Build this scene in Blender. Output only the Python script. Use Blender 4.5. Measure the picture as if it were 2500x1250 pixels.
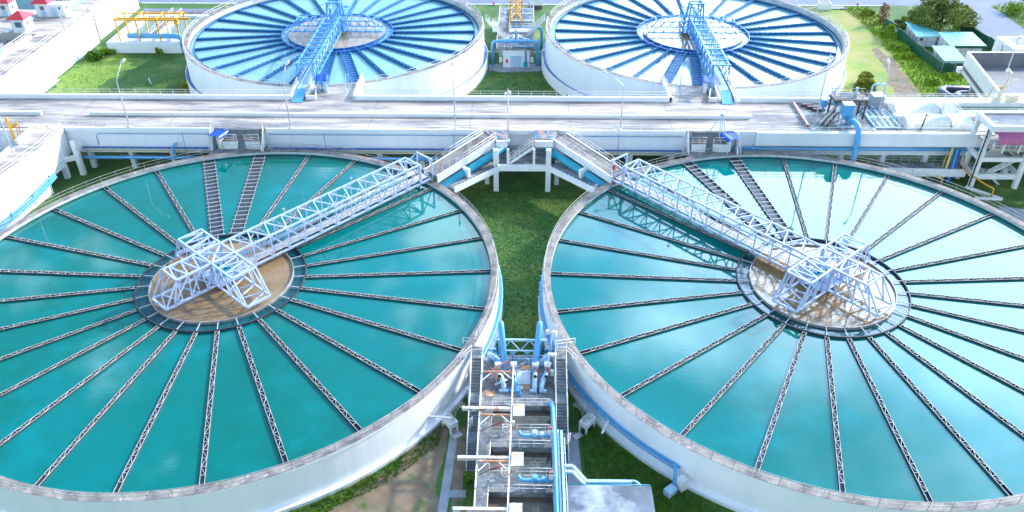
import bpy, math, random
from mathutils import Vector, Matrix
R=math.radians; PI=math.pi
random.seed(7)
for o in list(bpy.data.objects): bpy.data.objects.remove(o)
SC=bpy.context.scene; COL=SC.collection
# ------------------------------------------------------------------ camera
cd=bpy.data.cameras.new('camera'); cam=bpy.data.objects.new('camera',cd); COL.objects.link(cam)
cd.sensor_width=36; cd.lens=36*0.80283; cd.clip_start=1; cd.clip_end=4000
cam.matrix_world=Matrix.Translation((0,0,70.01))@Matrix.Rotation(R(1.0),4,'Z')@Matrix.Rotation(R(90-34.6125),4,'X')@Matrix.Rotation(R(-0.1),4,'Z')
SC.camera=cam
# ------------------------------------------------------------------ light
SUN_AZ=58.0     # degrees clockwise from +Y
SUN_EL=26.0
sl=bpy.data.lights.new('sun','SUN'); sl.energy=3.3; sl.angle=R(2.0); sl.color=(1.0,0.9,0.76)
so=bpy.data.objects.new('sun',sl); COL.objects.link(so)
sv=Vector((math.sin(R(SUN_AZ))*math.cos(R(SUN_EL)),math.cos(R(SUN_AZ))*math.cos(R(SUN_EL)),math.sin(R(SUN_EL))))
so.rotation_euler=sv.to_track_quat('Z','Y').to_euler()
SC.view_settings.view_transform='Standard'; SC.view_settings.look='None'
SC.view_settings.exposure=1.1; SC.view_settings.gamma=1
W=bpy.data.worlds.new('World'); SC.world=W; W.use_nodes=True
nt=W.node_tree; N=nt.nodes; L=nt.links; N.clear()
def nd(N,t,**k):
    n=N.new(t)
    for a,b in k.items(): setattr(n,a,b)
    return n
wo=nd(N,'ShaderNodeOutputWorld'); bg=nd(N,'ShaderNodeBackground'); bg.inputs[1].default_value=0.12
sky=nd(N,'ShaderNodeTexSky',sky_type='NISHITA'); sky.sun_disc=False; sky.sun_elevation=R(SUN_EL); sky.sun_rotation=R(SUN_AZ)
sky.air_density=1.3; sky.dust_density=1.2; sky.ozone_density=1.6
tc=nd(N,'ShaderNodeTexCoord')
# clouds: soft wisps everywhere plus a bright bank low on the sunward side
def math_(op,**k): return nd(N,'ShaderNodeMath',operation=op)
mp=nd(N,'ShaderNodeMapping'); mp.inputs['Scale'].default_value=(1.6,1.6,2.6)
no=nd(N,'ShaderNodeTexNoise'); no.inputs['Scale'].default_value=3.2; no.inputs['Detail'].default_value=7; no.inputs['Roughness'].default_value=.56
wi=nd(N,'ShaderNodeMapRange',interpolation_type='SMOOTHSTEP'); wi.inputs[1].default_value=.54; wi.inputs[2].default_value=.68; wi.inputs[4].default_value=.9
m1=nd(N,'ShaderNodeMix',data_type='RGBA'); m1.inputs[7].default_value=(17,24,29,1)
dot=nd(N,'ShaderNodeVectorMath',operation='DOT_PRODUCT'); dot.inputs[1].default_value=Vector((0.47,0.82,0.32)).normalized()
ad=nd(N,'ShaderNodeMath',operation='MULTIPLY_ADD'); ad.inputs[1].default_value=.16; 
bk=nd(N,'ShaderNodeMapRange',interpolation_type='SMOOTHSTEP'); bk.inputs[1].default_value=.945; bk.inputs[2].default_value=1.05
m2=nd(N,'ShaderNodeMix',data_type='RGBA'); m2.inputs[7].default_value=(32,43,58,1)
L.new(tc.outputs['Generated'],mp.inputs[0]); L.new(mp.outputs[0],no.inputs[0]); L.new(tc.outputs['Generated'],dot.inputs[0])
gl=nd(N,'ShaderNodeMapRange',interpolation_type='SMOOTHSTEP'); gl.inputs[1].default_value=.55; gl.inputs[2].default_value=1.0; gl.inputs[4].default_value=.8
m0=nd(N,'ShaderNodeMix',data_type='RGBA'); m0.inputs[7].default_value=(3.2,9,18,1)
L.new(dot.outputs['Value'],gl.inputs[0]); L.new(gl.outputs[0],m0.inputs[0]); L.new(sky.outputs[0],m0.inputs[6])
L.new(no.outputs[0],wi.inputs[0]); L.new(wi.outputs[0],m1.inputs[0]); L.new(m0.outputs[2],m1.inputs[6])
L.new(no.outputs[0],ad.inputs[0]); L.new(dot.outputs['Value'],ad.inputs[2]); L.new(ad.outputs[0],bk.inputs[0]); L.new(bk.outputs[0],m2.inputs[0]); L.new(m1.outputs[2],m2.inputs[6])
L.new(m2.outputs[2],bg.inputs[0]); L.new(bg.outputs[0],wo.inputs[0])
# ------------------------------------------------------------------ materials
MATS={}
def mat(name,c1,c2=None,scale=1.0,rough=.7,detail=5,lo=.35,hi=.65,stretch=(1,1,1),bump=0,bscale=None,metal=0,c3=None,s3=None,lo3=.55,hi3=.7,ior=None,spec=None):
    m=bpy.data.materials.new(name); m.use_nodes=True; t=m.node_tree; n=t.nodes; l=t.links
    p=n['Principled BSDF']; p.inputs['Roughness'].default_value=rough; p.inputs['Metallic'].default_value=metal
    p.inputs['Base Color'].default_value=(*c1,1)
    if ior: p.inputs['IOR'].default_value=ior
    if spec is not None: p.inputs['Specular IOR Level'].default_value=spec
    g=n.new('ShaderNodeNewGeometry')
    mpn=n.new('ShaderNodeMapping'); mpn.inputs['Scale'].default_value=stretch; l.new(g.outputs['Position'],mpn.inputs[0])
    def layer(base,col,sc,lo,hi):
        x=n.new('ShaderNodeTexNoise'); x.inputs['Scale'].default_value=sc; x.inputs['Detail'].default_value=detail; x.inputs['Roughness'].default_value=.62
        l.new(mpn.outputs[0],x.inputs[0])
        r=n.new('ShaderNodeMapRange'); r.inputs[1].default_value=lo; r.inputs[2].default_value=hi; l.new(x.outputs[0],r.inputs[0])
        k=n.new('ShaderNodeMix'); k.data_type='RGBA'; k.inputs[7].default_value=(*col,1)
        if base is None: k.inputs[6].default_value=(*c1,1)
        else: l.new(base,k.inputs[6])
        l.new(r.outputs[0],k.inputs[0]); return k.outputs[2]
    out=None
    if c2: out=layer(None,c2,scale,lo,hi)
    if c3: out=layer(out,c3,s3 or scale*.3,lo3,hi3)
    if out is not None: l.new(out,p.inputs['Base Color'])
    if bump:
        x=n.new('ShaderNodeTexNoise'); x.inputs['Scale'].default_value=bscale or scale*2; x.inputs['Detail'].default_value=4; l.new(g.outputs['Position'],x.inputs[0])
        b=n.new('ShaderNodeBump'); b.inputs['Strength'].default_value=1; b.inputs['Distance'].default_value=bump; l.new(x.outputs[0],b.inputs['Height']); l.new(b.outputs[0],p.inputs['Normal'])
    MATS[name]=m; return m
M={}
M['white']=mat('white_painted_concrete',(.79,.82,.87),(.71,.75,.82),.5,.6,6,.45,.75,(1,1,.12),c3=(.60,.62,.66),s3=.9,lo3=.66,hi3=.9)
M['white_clean']=mat('white_paint',(.80,.81,.83),(.70,.71,.74),.8,.5)
M['rim']=mat('stained_rim_concrete',(.27,.24,.225),(.10,.09,.095),.55,.8,8,.42,.66,c3=(.46,.41,.38),s3=1.6,lo3=.58,hi3=.72,bump=.02,bscale=4)
M['lip']=mat('tank_inner_concrete',(.60,.66,.70),(.36,.42,.46),.7,.7,5,.4,.7)
M['algae']=mat('algae_band',(.03,.12,.10),(.015,.07,.07),1.2,.5)
M['deck']=mat('weathered_deck_concrete',(.46,.395,.36),(.19,.18,.195),.16,.85,9,.42,.60,(.45,2.4,1),c3=(.52,.47,.43),s3=.3,lo3=.54,hi3=.68,bump=.02,bscale=3)
M['darkdeck']=mat('damp_dark_concrete',(.26,.27,.29),(.10,.11,.13),.45,.8,8,.4,.62,c3=(.46,.44,.43),s3=.8,lo3=.56,hi3=.7)
M['blockdeck']=mat('block_deck_concrete',(.20,.21,.235),(.10,.11,.125),.6,.8,8,.4,.62,c3=(.38,.38,.39),s3=1.0,lo3=.54,hi3=.7)
M['roofslab']=mat('stained_roof_concrete',(.09,.115,.15),(.16,.195,.25),.32,.8,9,.42,.62,c3=(.36,.40,.47),s3=.2,lo3=.52,hi3=.66)
M['water']=None
M['rail']=mat('galvanised_rail',(.66,.69,.73),(.5,.52,.56),2,.45,metal=.3)
M['railgrey']=mat('shade_darkened_galvanised_rail',(.42,.40,.40),(.28,.26,.26),2,.5,metal=.2)  # galvanised grey darkened: shade on the near tank rails put into the colour
M['railwhite']=mat('white_rail',(.80,.80,.80),(.66,.62,.58),2,.5)
M['truss']=mat('pale_blue_steel',(.42,.51,.72),(.34,.43,.66),.9,.5,5,.4,.7,c3=(.52,.56,.66),s3=1.7,lo3=.62,hi3=.72)
M['trussr']=mat('mid_blue_steel',(.10,.33,.66),(.06,.25,.56),.7,.45,5,.4,.7,c3=(.28,.50,.76),s3=1.2,lo3=.62,hi3=.75)
M['bluepaint']=mat('blue_pipe_paint',(.11,.40,.72),(.08,.32,.64),.9,.4,5,.4,.7,c3=(.2,.46,.72),s3=2,lo3=.62,hi3=.75)
M['plateblue']=mat('plate_blue',(.025,.17,.36),(.02,.13,.30),1,.5)
M['deepblue']=mat('deep_blue_steel',(.015,.13,.42),(.01,.09,.32),.8,.4)
M['cyanpipe']=mat('cyan_pipe_paint',(.02,.36,.52),(.015,.28,.44),.6,.4)
M['bluesheet']=mat('blue_metal_roof',(.015,.10,.62),(.01,.08,.5),2,.4)
M['paleblue']=mat('pale_blue_paint',(.42,.62,.80),(.34,.54,.74),.8,.45)
M['trough']=mat('trough_steel',(.035,.05,.075),(.02,.028,.04),1.5,.6,c3=(.10,.09,.09),s3=2.5,lo3=.6,hi3=.7)
M['troughedge']=mat('trough_edge_fibreglass',(.56,.56,.58),(.40,.38,.36),1.8,.5)
M['tie']=mat('trough_tie',(.72,.66,.60),(.5,.4,.34),3,.5)
M['trough_r']=mat('rear_trough_blue',(.006,.11,.30),(.005,.085,.25),.8,.6,c3=(.02,.19,.42),s3=1.5)
M['grass']=mat('grass_ground',(.045,.13,.016),(.03,.095,.012),.35,.9,8,.35,.65,bump=.08,bscale=5,c3=(.14,.19,.03),s3=.11,lo3=.5,hi3=.68)
M['drygrass']=mat('dry_grass_ground',(.24,.26,.045),(.34,.26,.10),.16,.9,8,.46,.68,bump=.04,bscale=5,c3=(.14,.24,.03),s3=.10,lo3=.48,hi3=.62)
M['brightgrass']=mat('bright_weeds',(.22,.36,.02),(.15,.28,.02),.5,.9,7,.4,.65,bump=.1,bscale=2.5,c3=(.40,.42,.05),s3=.12,lo3=.52,hi3=.64)
M['midgrass']=mat('light_green_grass',(.16,.27,.03),(.10,.20,.022),.4,.9,7,.4,.65,bump=.08,bscale=4,c3=(.22,.27,.05),s3=.15,lo3=.52,hi3=.66)  # lighter yellow-green than the main lawn
M['soil']=mat('bare_soil',(.16,.115,.08),(.22,.17,.12),.6,.95,8,.4,.65,bump=.05,c3=(.06,.11,.03),s3=.35,lo3=.54,hi3=.66)
M['path']=mat('path_concrete',(.30,.33,.38),(.20,.22,.26),.7,.9,7)
M['asphalt']=mat('asphalt',(.15,.18,.27),(.12,.145,.23),.12,.85,6,c3=(.19,.21,.28),s3=.04,lo3=.5,hi3=.7)
M['kerb']=mat('pale_kerb',(.6,.6,.62),(.45,.45,.47),.8,.8)
M['yellow']=mat('yellow_steel',(.72,.36,.01),(.62,.29,.01),1.2,.45)
M['yellowpipe']=mat('yellow_pipe',(.66,.55,.12),(.55,.44,.10),1,.45)
M['red']=mat('red_metal_roof',(.55,.035,.06),(.46,.03,.05),1.2,.45)
M['magenta']=mat('magenta_awning',(.48,.13,.28),(.42,.10,.24),1.2,.4)
M['greensheet']=mat('green_sheet_fence',(.012,.10,.065),(.01,.075,.05),.8,.5,stretch=(1,1,.2))
M['turq']=mat('turquoise_sheet_roof',(.12,.50,.52),(.09,.42,.46),.5,.45,stretch=(1,3,1))
M['darksteel']=mat('dark_brown_steel',(.075,.06,.065),(.12,.08,.075),1.2,.6)
M['blackpipe']=mat('dark_blue_grey_pipe',(.06,.075,.14),(.045,.06,.11),.6,.4)
M['rustbeam']=mat('rusty_white_steel',(.72,.72,.72),(.62,.60,.58),1.3,.55,6,.4,.65,c3=(.42,.16,.06),s3=.9,lo3=.56,hi3=.64)
M['rust']=mat('rust',(.36,.13,.05),(.5,.28,.16),1.6,.7,c3=(.66,.62,.58),s3=1.8,lo3=.56,hi3=.64)
M['rustlight']=mat('light_rust',(.55,.26,.14),(.66,.44,.34),1.6,.7,6,.4,.6,c3=(.62,.60,.60),s3=2.5,lo3=.5,hi3=.62)
M['pinkcrane']=mat('faded_pink_paint',(.62,.28,.28),(.5,.2,.2),1.4,.6)
M['maroon']=mat('maroon_paint',(.24,.07,.07),(.32,.12,.10),2,.6)
M['cream']=mat('cream_panel',(.72,.66,.52),(.62,.56,.44),1,.5)
M['floorgrey']=mat('basin_floor_grey',(.20,.20,.23),(.15,.155,.18),.4,.8,7)
M['grey']=mat('grey_paint',(.36,.37,.42),(.30,.31,.36),1,.55)
M['cover']=mat('white_vault_cover',(.80,.80,.76),(.70,.70,.67),.9,.4)
M['black']=mat('black_metal',(.02,.022,.025),(.03,.03,.03),2,.5)
M['glass']=mat('window_glass',(.10,.16,.20),(.07,.11,.15),1,.08,spec=.8)
M['redpaint']=mat('red_paint',(.55,.02,.03),None,1,.45)
M['orange']=mat('orange_paint',(.52,.20,.05),(.44,.16,.05),1.2,.5)
M['stair']=mat('grey_stair_tread',(.24,.26,.29),(.13,.145,.165),1.2,.8,7)
M['bark']=mat('bark',(.09,.06,.04),(.05,.035,.025),2,.9)
M['galv']=mat('galvanised_panel',(.50,.54,.58),(.40,.43,.48),.9,.5,c3=(.46,.22,.10),s3=.55,lo3=.60,hi3=.66)
def leafmat(name,a,b,c):
    m=mat(name,a,b,.8,.6,4,.4,.6,c3=c,s3=2.2,lo3=.5,hi3=.65); p=m.node_tree.nodes['Principled BSDF']
    p.inputs['Specular IOR Level'].default_value=.15; p.inputs['Roughness'].default_value=.8; return m
M['leaf']=leafmat('tree_leaves',(.17,.23,.05),(.12,.17,.035),(.28,.30,.08))
M['leafb']=leafmat('bright_leaves',(.20,.34,.02),(.14,.27,.02),(.38,.42,.04))
M['leafy']=leafmat('yellow_green_leaves',(.20,.23,.02),(.13,.17,.018),(.32,.30,.04))
M['leafr']=leafmat('reddish_dry_leaves',(.26,.10,.06),(.18,.08,.05),(.34,.19,.10))
M['blade']=leafmat('grass_blades',(.05,.125,.016),(.035,.095,.013),(.08,.155,.02))
M['blade2']=leafmat('lush_grass_blades',(.075,.175,.014),(.055,.13,.012),(.12,.20,.018))
def watermat(name,c1,c2,c3,ior=1.5,scale=.05,wave=.012,wscale=1.6,rough=.03):
    m=mat(name,c1,c2,scale,rough,5,.4,.65,(1,1,1),c3=c3,s3=scale*2.2,lo3=.52,hi3=.72,ior=ior)
    t=m.node_tree; n=t.nodes; l=t.links; p=n['Principled BSDF']
    g=n.new('ShaderNodeNewGeometry'); x=n.new('ShaderNodeTexNoise'); x.inputs['Scale'].default_value=wscale; x.inputs['Detail'].default_value=3
    mpn=n.new('ShaderNodeMapping'); mpn.inputs['Scale'].default_value=(1,1.7,1); mpn.inputs['Rotation'].default_value=(0,0,.5)
    l.new(g.outputs['Position'],mpn.inputs[0]); l.new(mpn.outputs[0],x.inputs[0])
    b=n.new('ShaderNodeBump'); b.inputs['Strength'].default_value=1; b.inputs['Distance'].default_value=wave; l.new(x.outputs[0],b.inputs['Height']); l.new(b.outputs[0],p.inputs['Normal'])
    return m
M['water']=watermat('teal_settling_water',(.0,.15,.148),(.0,.118,.100),(.0,.175,.19),1.48,wave=.002)
M['water_r']=watermat('pale_cyan_water',(.22,.41,.45),(.18,.37,.42),(.26,.45,.49),1.7,wave=.02)
M['ringwater']=watermat('dark_teal_ring_water',(.005,.07,.085),(.0,.05,.06),(.01,.10,.12),1.5,wave=.03,wscale=1.2)
M['mud']=watermat('muddy_brown_water',(.24,.155,.075),(.30,.20,.11),(.17,.10,.045),1.6,scale=.18,wave=.02)
M['mud_r']=watermat('muddy_rear_water',(.34,.26,.17),(.42,.34,.26),(.26,.15,.06),1.9,scale=.14,wave=.02)
M['poolbrown']=watermat('dark_brown_filter_water',(.10,.082,.066),(.12,.098,.078),(.085,.07,.055),1.36,scale=.3,wave=.006)
M['poolteal']=watermat('dark_teal_pool_water',(.01,.10,.13),(.01,.07,.10),(.02,.14,.16),1.5)
M['poolpale']=watermat('pale_green_pool_water',(.16,.24,.20),(.12,.20,.17),(.24,.30,.26),1.6)
# ------------------------------------------------------------------ mesh builder
class MB:
    def __init__(s,xf=None): s.v=[]; s.f=[]; s.sm=[]; s.xf=xf
    def add(s,vs,fs,smooth=False):
        b=len(s.v)
        for p in vs: s.v.append(tuple(s.xf(p)) if s.xf else tuple(p))
        for f in fs: s.f.append([b+i for i in f]); s.sm.append(smooth)
        return s
    def box(s,x0,x1,y0,y1,z0,z1):
        return s.add([(x0,y0,z0),(x1,y0,z0),(x1,y1,z0),(x0,y1,z0),(x0,y0,z1),(x1,y0,z1),(x1,y1,z1),(x0,y1,z1)],
              [(3,2,1,0),(4,5,6,7),(0,1,5,4),(1,2,6,5),(2,3,7,6),(3,0,4,7)])
    def cbox(s,c,sx,sy,sz,a=0):
        ca,sa=math.cos(a),math.sin(a); vs=[]
        for dz in (0,sz):
            for dx,dy in((-1,-1),(1,-1),(1,1),(-1,1)):
                x,y=dx*sx/2,dy*sy/2; vs.append((c[0]+x*ca-y*sa,c[1]+x*sa+y*ca,c[2]+dz))
        return s.add(vs,[(3,2,1,0),(4,5,6,7),(0,1,5,4),(1,2,6,5),(2,3,7,6),(3,0,4,7)])
    def bar(s,p,q,w,h=None):
        p=Vector(p);q=Vector(q);h=h or w; d=q-p
        if d.length<1e-6: return s
        d.normalize(); up=Vector((0,0,1)) if abs(d.z)<.99 else Vector((1,0,0))
        a=d.cross(up).normalized()*w/2; b=a.normalized().cross(d)*h/2
        vs=[p-a-b,p+a-b,p+a+b,p-a+b,q-a-b,q+a-b,q+a+b,q-a+b]
        return s.add(vs,[(0,1,2,3),(7,6,5,4),(4,5,1,0),(5,6,2,1),(6,7,3,2),(7,4,0,3)])
    def tube(s,pts,r,n=6,closed=False,caps=True):
        pts=[Vector(p) for p in pts]; k=len(pts); vs=[];fs=[]
        prev=None
        for i,p in enumerate(pts):
            if closed: d=pts[(i+1)%k]-pts[i-1]
            else: d=pts[min(i+1,k-1)]-pts[max(i-1,0)]
            d.normalize()
            if prev is None:
                up=Vector((0,0,1)) if abs(d.z)<.95 else Vector((1,0,0)); a=d.cross(up).normalized()
            else:
                a=prev-d*prev.dot(d)
                a=a.normalized() if a.length>1e-4 else d.orthogonal().normalized()
            prev=a; b=d.cross(a); rr=r[i] if isinstance(r,(list,tuple)) else r
            for j in range(n):
                t=2*PI*j/n; vs.append(p+a*(math.cos(t)*rr)+b*(math.sin(t)*rr))
        for i in range(k if closed else k-1):
            i2=(i+1)%k
            for j in range(n): fs.append((i*n+j,i*n+(j+1)%n,i2*n+(j+1)%n,i2*n+j))
        s.add(vs,fs,n>4)
        if caps and not closed:
            b=len(s.v)-k*n; s.f.append([b+j for j in range(n)][::-1]); s.sm.append(False); s.f.append([b+(k-1)*n+j for j in range(n)]); s.sm.append(False)
        return s
    def prism(s,poly,z0,z1):
        k=len(poly); z0s=z0 if isinstance(z0,(list,tuple)) else [z0]*k; z1s=z1 if isinstance(z1,(list,tuple)) else [z1]*k
        vs=[(p[0],p[1],z) for p,z in zip(poly,z0s)]+[(p[0],p[1],z) for p,z in zip(poly,z1s)]
        fs=[tuple(range(k))[::-1],tuple(range(k,2*k))]+[(i,(i+1)%k,k+(i+1)%k,k+i) for i in range(k)]
        return s.add(vs,fs)
    def sheet(s,poly,z): return s.add([(p[0],p[1],z) for p in poly],[tuple(range(len(poly)))])
    def ring(s,r0,r1,z0,z1,a0=0,a1=360,n=180,c=(0,0)):
        full=abs(a1-a0)>=360; m=n if full else n+1; vs=[];fs=[]
        for i in range(m):
            t=R(a0+(a1-a0)*i/n); x,y=math.cos(t),math.sin(t)
            vs+=[(c[0]+r0*x,c[1]+r0*y,z0),(c[0]+r1*x,c[1]+r1*y,z0),(c[0]+r1*x,c[1]+r1*y,z1),(c[0]+r0*x,c[1]+r0*y,z1)]
        for i in range(n):
            j=(i+1)%m; a,b=i*4,j*4
            fs+=[(a,b,b+1,a+1),(a+1,b+1,b+2,a+2),(a+2,b+2,b+3,a+3),(a+3,b+3,b,a)]
        s.add(vs,fs)
        if not full: s.f.append([len(s.v)-m*4+i for i in (0,1,2,3)]); s.sm.append(False); s.f.append([len(s.v)-4+i for i in (3,2,1,0)]); s.sm.append(False)
        return s
    def disc(s,r,z,n=160,c=(0,0),r0=None):
        if r0 is None: return s.add([(c[0]+r*math.cos(2*PI*i/n),c[1]+r*math.sin(2*PI*i/n),z) for i in range(n)],[tuple(range(n))])
        vs=[]
        for i in range(n):
            t=2*PI*i/n; vs+=[(c[0]+r0*math.cos(t),c[1]+r0*math.sin(t),z),(c[0]+r*math.cos(t),c[1]+r*math.sin(t),z)]
        return s.add(vs,[(2*i,2*i+1,(2*i+3)%(2*n),(2*i+2)%(2*n)) for i in range(n)])
    def rail(s,pts,h=1.05,sp=2.2,r=.042,mid=1,closed=False,low=False):
        pts=[Vector(p) for p in pts]
        for k in range(mid+1):
            z=h*(mid+1-k)/(mid+1)
            s.tube([p+Vector((0,0,z)) for p in pts],r,5,closed)
        if low: s.tube([p+Vector((0,0,.12)) for p in pts],r*.8,4,closed)
        q=pts+[pts[0]] if closed else pts
        acc=0; nxt=0
        for a,b in zip(q[:-1],q[1:]):
            d=(b-a).length
            while nxt<=acc+d+1e-6:
                p=a.lerp(b,min(1,max(0,(nxt-acc)/d)) if d else 0); s.tube([p,p+Vector((0,0,h))],r,4); nxt+=sp
            acc+=d
        if not closed: s.tube([pts[-1],pts[-1]+Vector((0,0,h))],r,4)
        return s
    def dome(s,c,r,h,n=14,m=4):
        vs=[];fs=[]
        for i in range(m):
            t=PI/2*i/m
            for j in range(n):
                a=2*PI*j/n; vs.append((c[0]+r*math.cos(t)*math.cos(a),c[1]+r*math.cos(t)*math.sin(a),c[2]+h*math.sin(t)))
        vs.append((c[0],c[1],c[2]+h)); k=len(vs)-1
        for i in range(m-1):
            for j in range(n): fs.append((i*n+j,i*n+(j+1)%n,(i+1)*n+(j+1)%n,(i+1)*n+j))
        for j in range(n): fs.append(((m-1)*n+j,(m-1)*n+(j+1)%n,k))
        fs.append(tuple(range(n))[::-1])
        return s.add(vs,fs,True)
    def build(s,name,m,parent=None,label=None):
        me=bpy.data.meshes.new(name); off=Vector(parent['_o']) if parent is not None and '_o' in parent else Vector((0,0,0))
        me.from_pydata([(v[0]-off[0],v[1]-off[1],v[2]-off[2]) for v in s.v],[],s.f)
        me.polygons.foreach_set('use_smooth',s.sm); me.materials.append(M[m] if isinstance(m,str) else m); me.update()
        o=bpy.data.objects.new(name,me); COL.objects.link(o)
        if parent is not None: o.parent=parent
        if label: o['label']=label
        return o
def each(mb,name,m,parent):     # every connected piece of mb becomes a part of its own
    par=list(range(len(mb.v)))
    def fd(i):
        while par[i]!=i: par[i]=par[par[i]]; i=par[i]
        return i
    for f in mb.f:
        for i in f[1:]: par[fd(i)]=fd(f[0])
    gr={}
    for f,sm in zip(mb.f,mb.sm): gr.setdefault(fd(f[0]),[]).append((f,sm))
    for fs in gr.values():
        ids=sorted({i for f,_ in fs for i in f}); mp={a:b for b,a in enumerate(ids)}; q=MB(); q.v=[mb.v[i] for i in ids]; q.f=[[mp[i] for i in f] for f,_ in fs]; q.sm=[x for _,x in fs]; q.build(name,m,parent)
def thing(name,label,cat,loc=(0,0,0),group=None):
    o=bpy.data.objects.new(name,None); COL.objects.link(o); o.location=loc; o['_o']=list(loc); o.empty_display_size=.5
    o['label']=label; o['category']=cat
    if group: o['group']=group
    return o
def sub(parent,ob):      # let ob carry sub-parts
    ob['_o']=list(parent['_o']); return ob
def tag(o,label,cat,group=None,kind=None):
    if label: o['label']=label
    if cat: o['category']=cat
    if group: o['group']=group
    if kind: o['kind']=kind
    return o
def structure(o): o['kind']='structure'; return o
def elbow(p,c,q,n=5):    # smooth bend from p to q round corner c
    p,c,q=Vector(p),Vector(c),Vector(q); return [p.lerp(c,t).lerp(c.lerp(q,t),t) for t in [i/n for i in range(n+1)]]
def pol(c,r,a,z): return (c[0]+r*math.cos(R(a)),c[1]+r*math.sin(R(a)),z)
def arc(c,r,a0,a1,z,n): return [pol(c,r,a0+(a1-a0)*i/n,z) for i in range(n+1)]
def ragged(poly,step=1.5,amp=.6,seed=1):
    rd=random.Random(seed); out=[]
    for (x0,y0),(x1,y1) in zip(poly,poly[1:]+poly[:1]):
        k=max(1,int(math.hypot(x1-x0,y1-y0)/step))
        for i in range(k): out.append((x0+(x1-x0)*i/k+rd.uniform(-amp,amp),y0+(y1-y0)*i/k+rd.uniform(-amp,amp)))
    return out
# ------------------------------------------------------------------ ground, roads, paths
FL=(-40.4,88.4); FR=(39.6,88.5); BL=(-41.4,176.4); BR=(36.6,176.6)
ZF=5.25; ZR=8.2; ZB=8.6
g=MB(); g.sheet([(-1500,-300),(1500,-300),(1500,2500),(-1500,2500)],0); structure(g.build('ground','grass'))
def ground_patch(name,poly,z,m,amp=.6,step=1.5,seed=1):
    o=MB().sheet(ragged(poly,step,amp,seed),z).build(name,m); return structure(o)
structure(MB().sheet([(-400,220.8),(400,220.8),(400,250),(-400,250)],.012).build('road','asphalt'))
structure(MB().sheet([(112.8,140),(124.2,140),(124.2,220.8),(112.8,220.8)],.012).build('side_road','asphalt'))
structure(MB().box(-104,96,220.2,220.78,0,.14).build('road_kerb','kerb'))
structure(MB().sheet([(-101.5,203),(-72,203),(-72,216),(-101.5,216)],.02).build('service_yard','asphalt'))
ground_patch('dry_lawn',[(60,141),(86,141),(85,165),(86,180),(87,196),(86,208),(84,219),(60,219),(48,214),(58,203),(66,188),(67,172),(65,156)],.008,'drygrass',1.2,2,3)
ground_patch('weed_strip',[(81.5,141),(112,141),(112,172),(97,173),(91,175),(90,196),(92,206),(91,219),(84,219),(85.2,207),(85.3,196),(84.4,180),(83,164),(81.5,152)],.012,'brightgrass',1.4,2,4)
ground_patch('worn_earth_track',[(77,152),(81.5,150),(82.5,163),(84,178),(83.6,190),(81.5,188),(80.5,176),(78,166)],.016,'soil',.5,1.2,5)
ground_patch('dry_verge',[(72,206),(90,204),(88,219),(70,219)],.02,'drygrass',1.0,1.5,6)
ground_patch('bare_soil',[(-7.3,52),(-6.2,52),(-6.2,66.5),(-7.6,66.5)],.012,'soil',.15,1,8)
ground_patch('worn_lawn',[(-25,44),(-9,44),(-8.6,66),(-10,68),(-14,60.5),(-20,55)],.008,'soil',.5,1.2,9)
ground_patch('trampled_verge',[(13.3,45),(20,45),(16,54),(14,55)],.008,'soil',.4,1,10)
ground_patch('light_green_weeds',[(-101,143),(-97,143),(-93,152),(-92,164),(-88,176),(-94,183),(-101,188)],.01,'midgrass',1.2,1.5,14)  # strip of lighter yellow-green growth along the basin wall
ground_patch('dry_lawn_patch',[(-90,147),(-73,145),(-74,155),(-79,166),(-88,160)],.008,'drygrass',1.6,1.5,11)
structure(MB().sheet([(-9.0,48),(-8.0,48),(-7.3,66.3),(-8.2,66.3)],.02).build('concrete_path','path'))
structure(MB().sheet([(-7.9,56.6),(-5.9,56.6),(-5.9,57.6),(-7.9,57.6)],.024).build('cross_path','path'))
structure(MB().sheet([(4.95,55.6),(6.6,55.6),(6.3,66),(4.95,66)],.02).build('side_path','path'))
structure(MB().sheet([(13.4,46),(14.6,46),(14.2,54.6),(13.4,54.6)],.02).build('corner_path','path'))
structure(MB().sheet([(-74,131.6),(-45,131.6),(-45,133.2),(-74,133.2)],.02).build('shaded_path','path'))
structure(MB().sheet(ragged([(-102.4,142),(-101.2,142),(-101.4,168),(-102.4,168)],1,.2,12),.02).build('wall_foot_path','kerb'))
structure(MB().sheet(ragged([(-7.8,173.4),(3,173.4),(3.4,178),(-8,178)],1,.5,13),.02).build('gravel_apron','path'))
structure(MB().sheet([(76,112),(96,108),(96,112),(78,117)],.02).build('garden_path','path'))
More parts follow.
